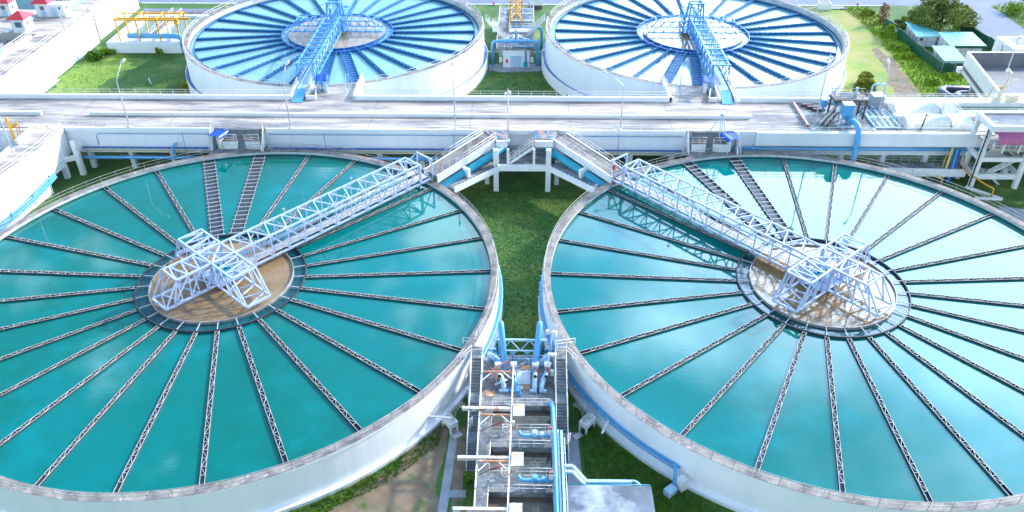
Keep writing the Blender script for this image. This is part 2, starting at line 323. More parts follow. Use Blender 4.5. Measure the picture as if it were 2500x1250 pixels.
# ------------------------------------------------------------------ clarifier tanks
def tank(c,R0,zr,zw,front,label,wlabel,angs,wide,gaps,ringr,wellr,zring,mirror,nt=27):
    t=thing('clarifier_tank',label,'settling tank',(c[0],c[1],0))
    RO=R0+1.0; A=lambda mb:mb
    xf=lambda p:(p[0]+c[0],p[1]+c[1],p[2])
    MB(xf).ring(RO-.5,RO,0,zr-.22,n=220).build('wall','white',t)
    MB(xf).ring(RO-.3,RO+.10,zr-.22,zr-.02,n=220).build('coping','white',t)
    MB(xf).ring(R0+.002,RO+.06,zr-.018,zr+.02,n=220).build('rim_walkway','rim',t)
    MB(xf).ring(R0,R0+.25,zw-.2,zr-.02,n=220).build('inner_lip','lip',t)
    MB(xf).ring(R0-.03,R0-.003,zw-.3,zw+.22,n=220).build('waterline_band','algae',t)
    MB(xf).ring(RO,RO+(.55 if front else .8),0,.5 if front else 2.2,n=220).build('footing','white',t)
    if not front:
        MB(xf).ring(RO+.02,RO+.7,2.22,2.34,n=200).build('gutter','deepblue',t)
        MB(xf).ring(RO+.7,RO+.8,2.2,2.62,n=200).build('gutter_edge','white',t)
    # handrail broken at the stair and bridge openings
    h=MB(xf); segs=[]; a=0
    ga=sorted(gaps); st=ga[-1][1]-360
    for g0,g1 in ga: segs.append((st,g0)); st=g1
    for a0,a1 in segs:
        if a1-a0>1: h.rail(arc((0,0),RO-.12,a0,a1,zr+.02,max(3,int((a1-a0)/2))),1.05,2.3,.04)
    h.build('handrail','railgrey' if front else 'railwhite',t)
    # well rings with spokes
    MB(xf).ring(ringr-.08,ringr+.08,zw-.3,zring,n=110).build('launder_ring','deepblue' if not front else 'trough',t)
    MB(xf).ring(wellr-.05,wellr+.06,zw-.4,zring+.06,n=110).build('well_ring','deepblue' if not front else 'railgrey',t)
    sp=MB(xf)
    for k in range(nt): sp.bar(pol((0,0),wellr,angs+k*360/nt,zring-.05),pol((0,0),ringr,angs+k*360/nt,zring-.05),.09)
    each(sp,'spoke','trussr' if not front else 'troughedge',t)
    if not front:
        MB(xf).ring(R0-1.1,R0-1.0,zw-.4,zw+.5,0,360,n=200).build('outer_launder','trough_r',t)
    # radial troughs: one mesh per kind, copied round
    def tmesh(w,rungs,wide_):
        L0,L1=ringr+.05,R0-(.05 if front else 1.0); top=zw+(.22 if front else .46); bot=zw-(.25 if front else .3)
        m1=MB(); m1.box(L0,L1,-w/2+.05,w/2-.05,bot,(zw+.02 if front else top-.45)); b=.05 if front else .07
        m1.box(L0,L1,-w/2,-w/2+b,bot,top); m1.box(L0,L1,w/2-b,w/2,bot,top)
        e=MB()
        for s in(-1,1): e.box(L0,L1,s*(w/2-.016)-.02,s*(w/2-.016)+.02,top,top+.04)
        if not front:                           # serrated weir plate along both sides
            x=L0+.4
            while x<L1-.5:
                for s in(-1,1): e.box(x,x+.12,s*w/2-.06,s*w/2+.06,top+.05,top+.22)
                x+=1.15
        n=int((L1-L0)/rungs); x=L0+.3; flip=1
        for i in range(n):
            x=L0+.3+i*rungs
            if wide_: e.bar((x,-w/2-.22,top+.1),(x,w/2+.22,top+.1),.09)
            else:
                e.bar((x,-w/2-.02,top+.06),(x,w/2+.02,top+.06),.045)
                if front and i<n-1: e.bar((x,flip*w/2,top+.05),(x+rungs,-flip*w/2,top+.05),.04); flip=-flip
        return m1,e
    for kind,w,rg in(('narrow',.52 if front else .48,1.15 if front else 1.3),('wide',1.75 if front else 1.9,1.22)):
        m1,e=tmesh(w,rg,kind=='wide')
        base=m1.build('trough','trough' if front else 'trough_r'); tie=e.build('weir_edge','troughedge' if front else 'bluepaint')
        first=True
        for k in range(nt):
            a=angs+k*360/nt; kk=(k in wide)
            if kk!=(kind=='wide'): continue
            if first: b,e2=base,tie; first=False
            else:
                b=base.copy(); e2=tie.copy(); COL.objects.link(b); COL.objects.link(e2)
            b.parent=t; b.rotation_euler=(0,0,R(a)); e2.parent=b; e2.rotation_euler=(0,0,0)
    # waters
    structure(MB(xf).disc(R0-.001,zw,200,r0=ringr).build('water','water' if front else 'water_r'))
    structure(MB(xf).disc(ringr-.05,zw+.01,110,r0=wellr).build('launder_water','ringwater' if front else 'water_r'))
    structure(MB(xf).disc(wellr-.05,zw+(.12 if front else .55),110).build('muddy_water','mud' if front else 'mud_r'))
    return t
ZWF=4.62; ZWB=7.35
tank(FL,36.0,ZF,ZWF,True,'near round tank of evenly teal water beside the tall branching white channel wall','',3.9,{7,8},[(40,57),(101,112),(-24.5,-22)],11.0,9.3,ZWF+.34,False)
tank(FR,36.0,ZF,ZWF,True,'near round tank whose teal water pales towards the white stair tower','',3.6,{7,8},[(123,140),(90,101),(202,204.5)],11.0,9.3,ZWF+.34,True)
tank(BL,31.2,ZB,ZWB,False,'far white round tank with broad blue troughs beside the yellow gantry','',2.2,{22,23},[(262,290),(10,14)],12.1,10.7,ZWB+.6,False,29)
tank(BR,31.2,ZB,ZWB,False,'far white round tank with broad blue troughs beside the green weeds and sheds','',2.0,{20,21},[(252,278),(166,170)],12.1,10.7,ZWB+.6,True,29)
# ------------------------------------------------------------------ rotating truss bridges
def frame_pt(c,a):
    ca,sa=math.cos(R(a)),math.sin(R(a))
    return lambda p:(c[0]+p[0]*ca-p[1]*sa,c[1]+p[0]*sa+p[1]*ca,p[2])
def boxtruss(mb,u0,u1,v,zb,zt,n,cw=.27,ww=.17,sides=(-1,1),flip=None):
    """side truss frames along u"""
    du=(u1-u0)/n
    for s in sides:
        mb.bar((u0,s*v,zt),(u1,s*v,zt),cw); mb.bar((u0,s*v,zb),(u1,s*v,zb),cw)
        for i in range(n+1):
            mb.bar((u0+i*du,s*v,zb),(u0+i*du,s*v,zt),ww)
            for zz in (zb+.12,zt-.12): mb.bar((u0+i*du-.26,s*(v+cw*.5),zz),(u0+i*du+.26,s*(v+cw*.5),zz),.03,.42)
            if i<n:
                if (i<n/2) if flip is None else (i%2==0)==flip: mb.bar((u0+i*du,s*v,zt),(u0+(i+1)*du,s*v,zb),ww)
                else: mb.bar((u0+i*du,s*v,zb),(u0+(i+1)*du,s*v,zt),ww)
    return mb
def arm(mb,axis,sgn,l0,lt,lb,w,zb,zt,n=3,cw=.25,ww=.16):
    """truss arm from l0 outwards; top chord ends at lt, bottom at lb"""
    P=(lambda l,s,z:(sgn*l,s*w,z)) if axis=='u' else (lambda l,s,z:(s*w,sgn*l,z))
    for s in(-1,1):
        mb.bar(P(l0,s,zt),P(lt,s,zt),cw); mb.bar(P(l0,s,zb),P(lb,s,zb),cw); mb.bar(P(lt,s,zt),P(lb,s,zb),ww*1.1)
        for i in range(n):
            a=l0+(lt-l0)*i/n; b=l0+(lt-l0)*(i+1)/n; ab=l0+(lb-l0)*(i+.5)/n
            mb.bar(P(a,s,zt),P(ab,s,zb),ww); mb.bar(P(ab,s,zb),P(b,s,zt),ww)
    mb.bar(P(lt,-1,zt),P(lt,1,zt),cw*.9); mb.bar(P(lb,-1,zb),P(lb,1,zb),cw*1.1)
    for z,l in((zt,lt),(zb,lb)):
        for i in range(n):
            a=l0+(l-l0)*i/n; b=l0+(l-l0)*(i+1)/n
            mb.bar(P(a,-1,z),P((a+b)/2,1,z),ww); mb.bar(P((a+b)/2,1,z),P(b,-1,z),ww)
    return mb
def front_bridge(c,a,label,near):
    t=thing('truss_bridge',label,'truss bridge',(c[0],c[1],ZWF)); xf=frame_pt(c,a); v=1.7; zb,zt=5.75,9.05; u1=34.4
    for s,nm in((-1,'side_truss'),(1,'side_truss')):
        m=MB(xf); boxtruss(m,1.7,u1,v,zb,zt,12,.24,.145,sides=(s,)); m.bar((u1,s*v,zb),(36.6,s*v,zb),.27); m.bar((u1,s*v,zt),(36.5,s*v,zb+.1),.14); m.bar((u1,s*v,zb),(u1,s*v,zt),.34); m.build(nm,'truss',t)
    m=MB(xf); n=12; du=(u1-1.7)/n
    m.bar((u1,-v,zt),(u1,v,zt),.24); m.bar((1.7,-v,zt),(1.7,v,zt),.24)
    for i in range(n):
        u=1.7+i*du; m.bar((u,-v,zt),(u+du/2,v,zt),.17); m.bar((u+du/2,v,zt),(u+du,-v,zt),.17)
    m.build('top_bracing','truss',t); m=MB(xf)
    for i in range(n): m.bar((1.7+i*du,-v,zb),(1.7+i*du,v,zb),.16)
    each(m,'floor_beam','truss',t)
    d=MB(xf); dv=near*.45
    for i in range(12): u=2.2+i*2.85; d.box(u,u+2.83,dv-.75,dv+.75,zb+.16,zb+.26)
    d.build('walkway','cream_deck',t)
    d=MB(xf); d.rail([(2.2,dv-.8,zb+.26),(36.4,dv-.8,zb+.26)],1.05,1.4,.035); d.rail([(2.2,dv+.8,zb+.26),(36.4,dv+.8,zb+.26)],1.05,1.4,.035); d.build('handrail','rail',t)
    d=MB(xf); d.tube([(2.5,-near*1.1,zb+.5),(35.5,-near*1.1,zb+.5)],.16,8); d.tube([(2.5,-near*1.42,zb+.4),(35.5,-near*1.42,zb+.4)],.07,6); d.build('pipe','paleblue',t)
    m=MB(xf)      # crossing truss and opposite arm
    for sg in(-1,1): arm(m,'v',sg,v,6.65,8.85,v,zb-.1,zt,3)
    arm(m,'u',-1,v,6.6,8.85,v,zb-.1,zt,3)
    for s in(-1,1):
        m.bar((s*v,-v,zt),(s*v,v,zt),.26); m.bar((-v,s*v,zt),(v,s*v,zt),.26); m.bar((s*v,-v,zb-.1),(s*v,v,zb-.1),.26); m.bar((-v,s*v,zb-.1),(v,s*v,zb-.1),.26)
    m.build('scraper_arm','truss',t)
    m=MB(xf)      # central mast frame above the drive
    for su in(-1,1):
        for s in(-1,1): m.bar((su*v,s*v,zb-.3),(su*v,s*v,zt),.36); m.bar((su*v,s*v,zb),(su*.2,s*v,zt),.2)
    m.bar((-v,-v,zt),(v,v,zt),.16); m.bar((-v,v,zt),(v,-v,zt),.16)
    for s in(-1,1): m.bar((v,s*v,zt+.05),(5.2,s*v*.98,zt+.12),.13)
    m.build('centre_frame','truss',t)
    m=MB(xf); m.box(-1.5,2.1,-2.3,2.3,zb-.35,zb-.22); m.build('drive_platform','paleblue',t)
    m=MB(xf); m.rail([(2.0,-2.2,zb-.22),(-1.4,-2.2,zb-.22),(-1.4,2.2,zb-.22),(2.0,2.2,zb-.22)],1.0,1.2,.03); m.build('platform_rail','rail',t)
    m=MB(xf); m.tube([(0,0,zb-.2),(0,0,zb+.5)],.9,20); m.tube([(0,0,zb+.5),(0,0,zb+1.2)],.35,14); m.tube([(0,0,zb+1.2),(0,0,zb+1.7)],.22,12); m.box(.6,1.3,-.25,.25,zb-.2,zb+.5); m.build('drive_motor','cyanpipe',t)
    m=MB(xf); m.tube([(0,0,ZWF-.4),(0,0,zb-.35)],1.3,20); m.build('centre_column','lip',t)
    m=MB(xf)      # portal at the rim end
    e=36.9
    for s in(-1,1): m.bar((e,s*1.75,ZF+.05),(e,s*1.75,zb+3.3),.2)
    m.bar((e,-1.85,zb+3.3),(e,1.85,zb+3.3),.24); m.bar((e,-1.75,zb+2.2),(e,-.9,zb+3.2),.12); m.bar((e,1.75,zb+2.2),(e,.9,zb+3.2),.12); m.bar((e,1.75,zb+3.3),(e-2.4,1.5,zb+2.5),.14)
    m.build('portal_frame','truss',t)
    m=MB(xf); m.bar((35.2,-1.7,ZF+.3),(35.2,1.7,ZF+.3),.3); m.tube([(36.55,-2.0,ZF+.28),(36.55,-1.5,ZF+.28)],.26,12); m.tube([(36.55,1.5,ZF+.28),(36.55,2.0,ZF+.28)],.26,12); m.build('wheel_carriage','grey',t)
    m=MB(xf)
    for u,s in((24,1),(12,1),(18,-1)): m.bar((u,s*(v+.05),zt),(u,s*(v+.3),zt+.5),.06); m.cbox((u,s*(v+.3),zt+.45),.35,.25,.22)
    m.build('floodlight','grey',t)
    return t
M['cream_deck']=mat('pinkish_walkway_boards',(.56,.50,.46),(.48,.43,.42),.8,.8,6,c3=(.62,.60,.60),s3=.4)
front_bridge(FL,48.5,'pale blue truss bridge over the near tank beside the branching channel wall',-1)
front_bridge(FR,131.8,'pale blue truss bridge over the near tank below the white stair tower',1)
def rear_bridge(c,a,label,vo):
    t=thing('truss_bridge',label,'truss bridge',(c[0],c[1],ZWB)); xf=frame_pt(c,a); v=1.5; zb,zt=8.95,12.1; u1=29.6
    for s in(-1,1):
        m=MB(xf); boxtruss(m,2.2,u1,v,zb,zt,10,.28,.18,(s,)); m.bar((u1,s*v,zb),(33.3,s*v,zb),.28); m.bar((u1,s*v,zt),(u1+2.6,s*v,zb),.18); m.build('side_truss','trussr',t)
    m=MB(xf)
    for i in range(11):
        u=2.2+(u1-2.2)*i/10; m.bar((u,-v-.3,zt+.05),(u,v+.3,zt+.05),.24)
        if i<10: m.bar((u,-v,zt),(u+1.37,v,zt),.12); m.bar((u+1.37,v,zt),(u+2.74,-v,zt),.12)
    m.build('top_bracing','trussr',t)
    m=MB(xf); m.box(2.4,34.4,-.85,.85,zb+.15,zb+.27); m.build('walkway','paleblue',t)
    m=MB(xf)
    for s in(-1,1): m.rail([(2.4,s*.95,zb+.27),(34.2,s*.95,zb+.27)],1.05,1.6,.035)
    m.build('handrail','rail',t)
    m=MB(xf); m.tube([(2.5,vo*.45,zb+.5),(32,vo*.45,zb+.5)],.32,12); m.build('pipe','paleblue',t)
    m=MB(xf)
    for sg in(-1,1): arm(m,'v',sg,v,8.4,10.0,1.8,8.55,10.9,4,.2,.12)
    arm(m,'u',-1,1.8,8.2,9.8,v,8.55,10.9,4,.2,.12)
    m.build('scraper_arm','trussr',t)
    m=MB(xf); za=14.6
    for su,uu in((-1,1.0),(1,2.6)):
        for s in(-1,1): m.bar((su*2.3,s*1.75,zb-.2),(su*1.0+.2,s*1.3,za),.34)
    for s in(-1,1): m.bar((-.8,s*1.3,za),(1.2,s*1.3,za),.28); m.bar((2.3,s*1.75,zb),(1.2,-s*1.3,za),.2); m.bar((-2.3,s*1.75,zb),(2.3,s*1.6,11.5),.18)
    m.bar((1.2,-1.6,za),(1.2,1.6,za),.3); m.bar((-.8,-1.6,za),(-.8,1.6,za),.3)
    for s in(-1,1): m.bar((.2,s*1.3,za),(.2,s*8.0,10.9),.09); m.bar((-.8,s*1.3,za),(-7.8,s*1.3,10.9),.09)
    m.build('mast','trussr',t)
    m=MB(xf); m.box(-2.2,2.4,-2.3,2.3,zb-.35,zb-.2); m.build('drive_platform','trussr',t)
    m=MB(xf); m.tube([(0,0,zb-.2),(0,0,zb+.8)],.8,16); m.tube([(0,0,zb+.8),(0,0,zb+1.6)],.35,12); m.build('drive_motor','paleblue',t)
    m=MB(xf); m.tube([(0,0,ZWB-.4),(0,0,zb-.35)],1.2,18); m.build('centre_column','lip',t)
    m=MB(xf); m.add([(34.4,-1.0,zb+.24),(34.4,1.0,zb+.24),(38.4,1.0,8.32),(38.4,-1.0,8.32),(34.4,-1.0,zb+.1),(34.4,1.0,zb+.1),(38.4,1.0,8.22),(38.4,-1.0,8.22)],[(3,2,1,0),(4,5,6,7),(0,1,5,4),(1,2,6,5),(2,3,7,6),(3,0,4,7)]); m.build('ramp','bluepaint',t)
    return t
rear_bridge(BL,-90,'mid blue truss bridge running to the centre of the tank by the yellow gantry',1)
rear_bridge(BR,-90,'mid blue truss bridge running to the centre of the tank by the sheds',-1)
# ------------------------------------------------------------------ elevated roadway (covered channel)
t=thing('elevated_channel','long white elevated channel with a weathered concrete deck crossing between the near and far tanks','channel',(0,133,0))
d=MB(); d.prism([(-125,127.3),(105,127.3),(105,139.7),(-125,139.7)],ZR-.5,ZR); d.prism([(-84,127.3),(-79,127.3),(-79,119.5),(-81.6,104),(-84,60),(-90,60),(-84,119.5)],ZR-.5,ZR-.004); d.build('deck','deck',t)
d=MB()
d.box(-78.9,-.3,127.5,139.5,3.4,ZR-.5); d.box(-.3,39.2,127.53,139.5,3.4,ZR-.5); d.box(-125,-78.9,127.55,139.5,3.4,ZR-.5); d.box(39.2,105,128.2,139.5,3.4,ZR-.5)
d.box(39.2,79,126.5,128.15,5.9,ZR-.52); d.box(39.2,79,126.46,127.28,ZR-.5,ZR+.12)
d.box(-78.9,-53.5,127.02,127.28,ZR-.6,ZR+.12); d.box(-44.2,-6.9,126.98,127.26,ZR-.6,ZR+.12); d.box(5.7,27.3,127.0,127.26,ZR-.6,ZR+.12); d.box(35.4,39.1,127.02,127.27,ZR-.6,ZR+.12)
d.build('side_wall','white',t)
d=MB(); d.prism([(-79.2,127.2),(-79.2,119.2),(-81.8,104),(-84.3,60),(-90,60),(-83.8,119.5),(-83.8,127.2)],3.4,ZR-.5); d.prism([(-79.4,119),(-82,104),(-84.6,60),(-89.6,60),(-83.5,119)],0,3.4)
d.prism([(-78.96,126.9),(-78.96,119.4),(-81.55,104),(-84,60),(-84.25,60),(-81.8,104),(-79.21,119.4),(-79.21,126.9)],ZR-.55,ZR+.25)
d.build('branch_wall','white',t)
d=MB()
for x0,x1 in((-125,-42.9),(-31.1,27.0),(38.9,105)): d.box(x0,x1,139.2,139.66,ZR,ZR+.85)
d.build('parapet','white',t)
d=MB()
for x0,x1 in((-125,-85.3),(-76.6,39.3)): d.box(x0,x1,132.1,132.55,ZR,ZR+.62)
d.build('centre_kerb','white_clean',t)
d=MB(); d.cbox((-83.7,123.4,ZR),.5,5.2,.8,0); d.cbox((-83.6,116.6,ZR),.5,4.2,.8,0); d.build('branch_kerb','white_clean',t)
for k in range(26):
    x=-76.5+k*7.3
    for y in (128.4,137.5):
        if -8<x<7 and y<130: continue
        MB().box(x-.4,x+.4,y-.4,y+.4,0,3.4).build('column','white_clean',t)
d=MB()
for x,y in ((-77.3,125.6),(-79.5,124.3)): d.box(x-.4,x+.4,y-.4,y+.4,0,6.5)
d.bar((-77.3,125.6,3.4),(-79.6,124.3,3.4),.6,.8); d.bar((-79.5,124.4,2.8),(-79.8,119.5,2.8),.7,.9); d.bar((-77.3,125.6,4.6),(-77.2,128,4.6),.6,.7); d.build('braced_leg','white_clean',t)
d=MB(); zr=ZR+.02
for x0,x1 in((-78.4,-51.9),(-44.1,-7.0),(5.8,27.2),(35.4,39)): d.rail([(x0,127.15,zr+.1),(x1,127.15,zr+.1)],1.05,2.3,.035)
d.rail([(39.6,126.6,zr+.1),(76.4,126.6,zr+.1)],1.05,2.3,.04)
for x0,x1 in((-108,-42.9),(-31.1,27.0),(38.9,100)): d.rail([(x0,139.5,ZR+.85),(x1,139.5,ZR+.85)],.95,2.3,.035)
d.rail([(-79.1,126.6,ZR+.2),(-79.1,119.4,ZR+.2),(-81.7,104,ZR+.2),(-84.1,60,ZR+.2)],1.05,2.3,.045)
d.rail([(-84.2,113.6,ZR),(-88,75,ZR)],1.05,2.3,.045)
d.build('handrail','railwhite',t)
d=MB()
for x in(-59,-12.2,16.1,-34.5): d.box(x-.05,x+.05,127.46,127.5,3.4,ZR-.6)
d.build('expansion_joint','grey',t)
d=MB()
for k in range(11):
    x=-96+k*17.3
    for y0,y1 in((127.35,132.08),(132.57,139.18)): d.box(x-.03,x+.03,y0,y1,ZR+.001,ZR+.005)
d.build('deck_joint','darksteel',t)
d=MB(); rd=random.Random(5)
for k in range(34): x=rd.uniform(-90,45); y=rd.choice((127.6,132.7,131.9,139.0)); d.box(x,x+.5,y-.1,y+.1,ZR+.001,ZR+.008)
each(d,'deck_drain','black',t)
# conduits and pipes along the near face
def pipe(name,label,pts,r,m,cat='pipe',n=10,brackets=None,group=None):
    mb=MB().tube(pts,r,n); o=mb.build(name,m); tag(o,label,cat,group); return o
for x0,x1,lab in((-74,-52.5,'thin blue conduit high on the channel wall left of the near left kiosk'),(-43.9,-7.3,'thin blue conduit high on the channel wall behind the near left tank'),(6,27,'thin blue conduit high on the channel wall behind the near right tank')):
    pts=[(x0,127.42,7.0),(x1,127.42,7.0)] if x0>-70 else [(x0,127.42,4.9),(x0,127.42,6.6),(x0+.4,127.42,7.0),(x1,127.42,7.0)]
    pipe('conduit',lab,pts,.06,'bluepaint')
for x0,x1,lab in((-76.5,-51.5,'yellow gas pipe under the channel left of the near left kiosk'),(-43.5,-9,'yellow gas pipe low on the channel wall behind the near left tank'),(7,27,'yellow gas pipe low on the channel wall behind the near right tank'),(36,39.3,'short yellow gas pipe beside the near right kiosk')):
    pipe('gas_pipe',lab,[(x0,127.1,3.9),(x1,127.1,3.9)],.09,'yellowpipe')
for x0,x1,lab in((-76.8,-53,'dark blue cable tray on brackets under the channel at left'),(-43.6,-8.2,'dark blue cable tray on brackets behind the near left tank'),(6.6,27,'dark blue cable tray on brackets behind the near right tank')):
    q=thing('cable_tray',lab,'cable tray',(x0,127.2,4.4)); m=MB(); m.box(x0,x1,126.8,127.2,4.5,4.62); m.build('tray','deepblue',q); m=MB(); x=x0+.6
    while x<x1: m.bar((x,127.48,4.15),(x,126.85,4.48),.07); m.box(x-.05,x+.05,126.8,127.49,4.42,4.5); x+=1.6
    m.build('bracket','deepblue',q)
pipe('water_main','blue water main under the channel left of the near left kiosk',[(-76.9,126.5,2.9),(-52,126.5,2.9)],.28,'bluepaint')
pipe('water_main','blue water main passing under the channel behind the near left tank',[(-44,126.4,3.0),(-9,126.4,3.0)],.28,'bluepaint')
pipe('water_main','blue flanged water main along the wall behind the near right tank',[(36.5,126.9,5.2),(79,126.9,5.2)],.3,'bluepaint')
pipe('drop_pipe','blue vertical pipe at the wall behind the near left tank rim',elbow((-59.8,126.5,5.6),(-60.7,126.4,5.6),(-60.7,126.4,4.6))+[(-60.7,126.3,0)],.22,'bluepaint')
pipe('rusty_pipe','rusty orange downpipe on the braced leg at left',[(-77.6,126.7,4.4),(-77.1,126.3,0)],.16,'orange')
q=thing('pipe_rack','bundle of blue pipes sloping down along the white wall at left','pipe rack',(-78.6,112,1)); m=MB()
for k in range(3): m.tube([(-78.6-k*.1,120,2.6+k*.35),(-79.4-k*.1,113,1.7+k*.35),(-81.1-k*.1,100,1.4+k*.35)],.16,8)
m.build('pipe','bluepaint',q); m=MB()
for y in (118,113.5,108,103): m.bar((-78.9-(118-y)*.12,y,1.2),(-78.9-(118-y)*.12,y,3),.12)
m.build('bracket','deepblue',q)
# ------------------------------------------------------------------ central walkways and access platform
def sloped(mb,c0,c1,w0,w1,dz0,dz1,side):      # strip between offsets w0..w1 left of c0->c1
    a=Vector(c0);b=Vector(c1); d=(b-a); d.z=0; d.normalize(); p=Vector((-d.y,d.x,0))*side
    P=[a+p*w0,a+p*w1,b+p*w1,b+p*w0]
    vs=[(v.x,v.y,v.z+dz0) for v in P]+[(v.x,v.y,v.z+dz1) for v in P]
    return mb.add(vs,[(3,2,1,0),(4,5,6,7),(0,1,5,4),(1,2,6,5),(2,3,7,6),(3,0,4,7)])
def walkway(sx,lab,plab,glab):
    c0=(sx*5.95,124.9,ZR-.01); c1=(sx*15.0,115.55,6.25); s=1 if sx<0 else -1
    t=thing('walkway_bridge',lab,'walkway bridge',(sx*10,120,0))
    m=MB(); sloped(m,c0,c1,-1.45,1.45,-.35,0,s); m.build('deck','rim',t)
    m=MB(); sloped(m,c0,c1,1.45,1.72,-1.15,.14,s); sloped(m,c0,c1,-1.72,-1.45,-1.15,.14,s); m.build('side_beam','white_clean',t)
    a=Vector(c0);b=Vector(c1);d=(b-a);d.z=0;d.normalize();p=Vector((-d.y,d.x,0))*s
    m=MB()
    for w in(-1.58,1.58): m.rail([a+p*w+Vector((0,0,.14)),b+p*w+Vector((0,0,.14))],1.05,1.5,.04)
    m.build('handrail','railwhite',t)
    # gallery slab below
    q=thing('gallery_slab',glab,'slab',(sx*8,117,0))
    g0=(sx*4.4,121.2,4.75); g1=(sx*11.4,113.9,4.75)
    m=MB(); sloped(m,g0,g1,-3.3,.35,-.5,0,s); m.build('slab','darkdeck',q)
    m=MB(); sloped(m,g0,g1,.352,.62,-.9,.12,s); m.build('edge_beam','white',q)
    m=MB(); A=Vector(g0);B=Vector(g1)
    for k in range(1,12):
        u=A.lerp(B,k/12)+p*.5; m.bar(u+Vector((0,0,.12)),u+Vector((0,0,.4)),.07); m.bar(u+Vector((-.16,0,.3)),u+Vector((.16,0,.3)),.05)
    m.build('cable_hook','black',q)
    m=MB(); u=A.lerp(B,.62)-p*.9; m.cbox((u.x,u.y,4.75),.5,1.3,1.5,math.atan2(d.y,d.x)); m.build('pipe_saddle','white_clean',q)
    o=MB().tube([(sx*3.3,125.6,6.0)]+elbow((sx*4.2,124.2,6.0),(sx*5.0,122.8,5.95),(sx*6.2,121.5,5.85))+[(sx*13.7,113.5,4.45)],.64,16).build('large_pipe','cyanpipe'); tag(o,plab,'pipe')
    return t
walkway(-1,'concrete footbridge with white side beams from the road to the near left tank','fat cyan pipe under the left footbridge','dark concrete gallery slab below the left footbridge')
walkway(1,'concrete footbridge with white side beams from the road to the near right tank','fat cyan pipe under the right footbridge','dark concrete gallery slab below the right footbridge')
t=thing('access_platform','white concrete access platform with stairs between the two footbridges','platform',(-.4,123,0))
m=MB(); m.prism([(-7.0,127.28),(-4.75,123.2),(-2.9,123.2),(-2.9,127.28)],ZR-.45,ZR-.006); m.prism([(1.7,127.28),(1.7,123.2),(4.75,123.2),(5.7,127.28)],ZR-.45,ZR-.006); each(m,'upper_deck','rim',t)
m=MB(); m.box(-4.75,-2.9,122.85,123.2,ZR-1.0,ZR+.1); m.box(1.7,4.75,122.85,123.2,ZR-1.0,ZR+.1); m.box(-2.9,1.7,127.0,127.28,ZR-.7,ZR+.1); each(m,'upper_beam','white_clean',t)
m=MB(); m.box(-4.9,4.3,121.3,128,4.35,4.75); m.build('lower_deck','darkdeck',t)
m=MB(); m.box(-4.95,4.35,120.7,121.3,3.85,4.86); m.build('lower_beam','white_clean',t)
for x,y,w,z0,z1 in((-4.75,121,.85,0,ZR-.45),(3.95,121,.85,0,ZR-.45),(-6.4,123.4,.75,0,4.4),(5.5,123.3,.75,0,4.4),(-2.75,121.1,.4,4.86,ZR-.45),(1.55,121.1,.4,4.86,ZR-.45)):
    MB().box(x-w/2,x+w/2,y-w/2,y+w/2,z0,z1).build('column','white_clean',t)
m=MB(); n=16
for i in range(n):
    f=i/n; x=1.5-4.1*f; z=ZR-.1-(ZR-4.85)*f; m.box(x-.3,x,121.6,122.7,z-.2,z)
m.build('stair_tread','stair',t)
m=MB(); m.bar((1.5,121.5,ZR-.3),(-2.6,121.5,4.8),.14,.4); m.bar((1.5,122.75,ZR-.3),(-2.6,122.75,4.8),.14,.4); m.build('stringer','white_clean',t)
m=MB(); m.rail([(1.5,121.5,ZR-.05),(-2.6,121.5,4.95)],1.0,1,.04); m.rail([(1.5,122.75,ZR-.05),(-2.6,122.75,4.95)],1.0,1,.04)
m.rail([(-4.7,123,ZR+.1),(-2.95,123,ZR+.1)],1.05,1.2,.04); m.rail([(1.75,123,ZR+.1),(4.7,123,ZR+.1)],1.05,1.2,.04); m.rail([(-2.6,127.1,ZR+.1),(1.5,127.1,ZR+.1)],1.0,1.2,.04); m.build('handrail','railwhite',t)
m=MB(); m.box(-4.2,3.6,126.6,127.45,4.8,5.2); m.tube([(-2.2,125,5.3),(1.2,125,5.3)],.3,10); m.tube([(-.4,126,4.8),(-.4,126,6.2)],.25,10); m.build('valve_gear','grey',t)
def plate(x0,x1,kind,lab):
    t=thing('cover_plate',lab,'cover plate',((x0+x1)/2,125.3,ZR)); y0,y1=123.9,126.9; dx=x1-x0; dy=y1-y0
    MB().box(x0,x1,y0,y1,ZR+.004,ZR+.09).build('plate','plateblue',t)
    m=MB()
    def band(pts): m.add([(x0+dx*a,y0+dy*b,ZR+.098) for a,b in pts],[tuple(range(len(pts)))])
    if kind==0:
        band([(0,.98),(.22,1),(.42,.72),(.62,.66),(.86,.36),(1,.3),(1,.12),(.72,.14),(.5,.46),(.28,.5)]); band([(.52,1),(.8,1),(1,.72),(1,.52),(.84,.6),(.7,.84)]); band([(0,.55),(.18,.42),(.34,.14),(.5,0),(.22,0),(.08,.12),(0,.2)])
    else:
        band([(.28,1),(.62,1),(.5,.72),(.74,.6),(.62,.34),(.78,.28),(.66,0),(.34,0),(.42,.2),(.24,.3),(.38,.56),(.16,.66)]); band([(.78,1),(.92,1),(.86,.7),(.95,.6),(.86,.5),(.76,.7)])
    m.build('camouflage_stripe','orange',t)
    m=MB()
    for k in range(1,9): m.box(x0,x1,y0+dy*k/9-.02,y0+dy*k/9+.02,ZR+.09,ZR+.115)
    m.build('rib','plateblue',t)
plate(-5.9,-3.1,0,'ribbed blue cover plate with diagonal orange bands at the top of the left footbridge'); plate(1.7,4.45,1,'ribbed blue cover plate with jagged orange zigzag at the top of the right footbridge')
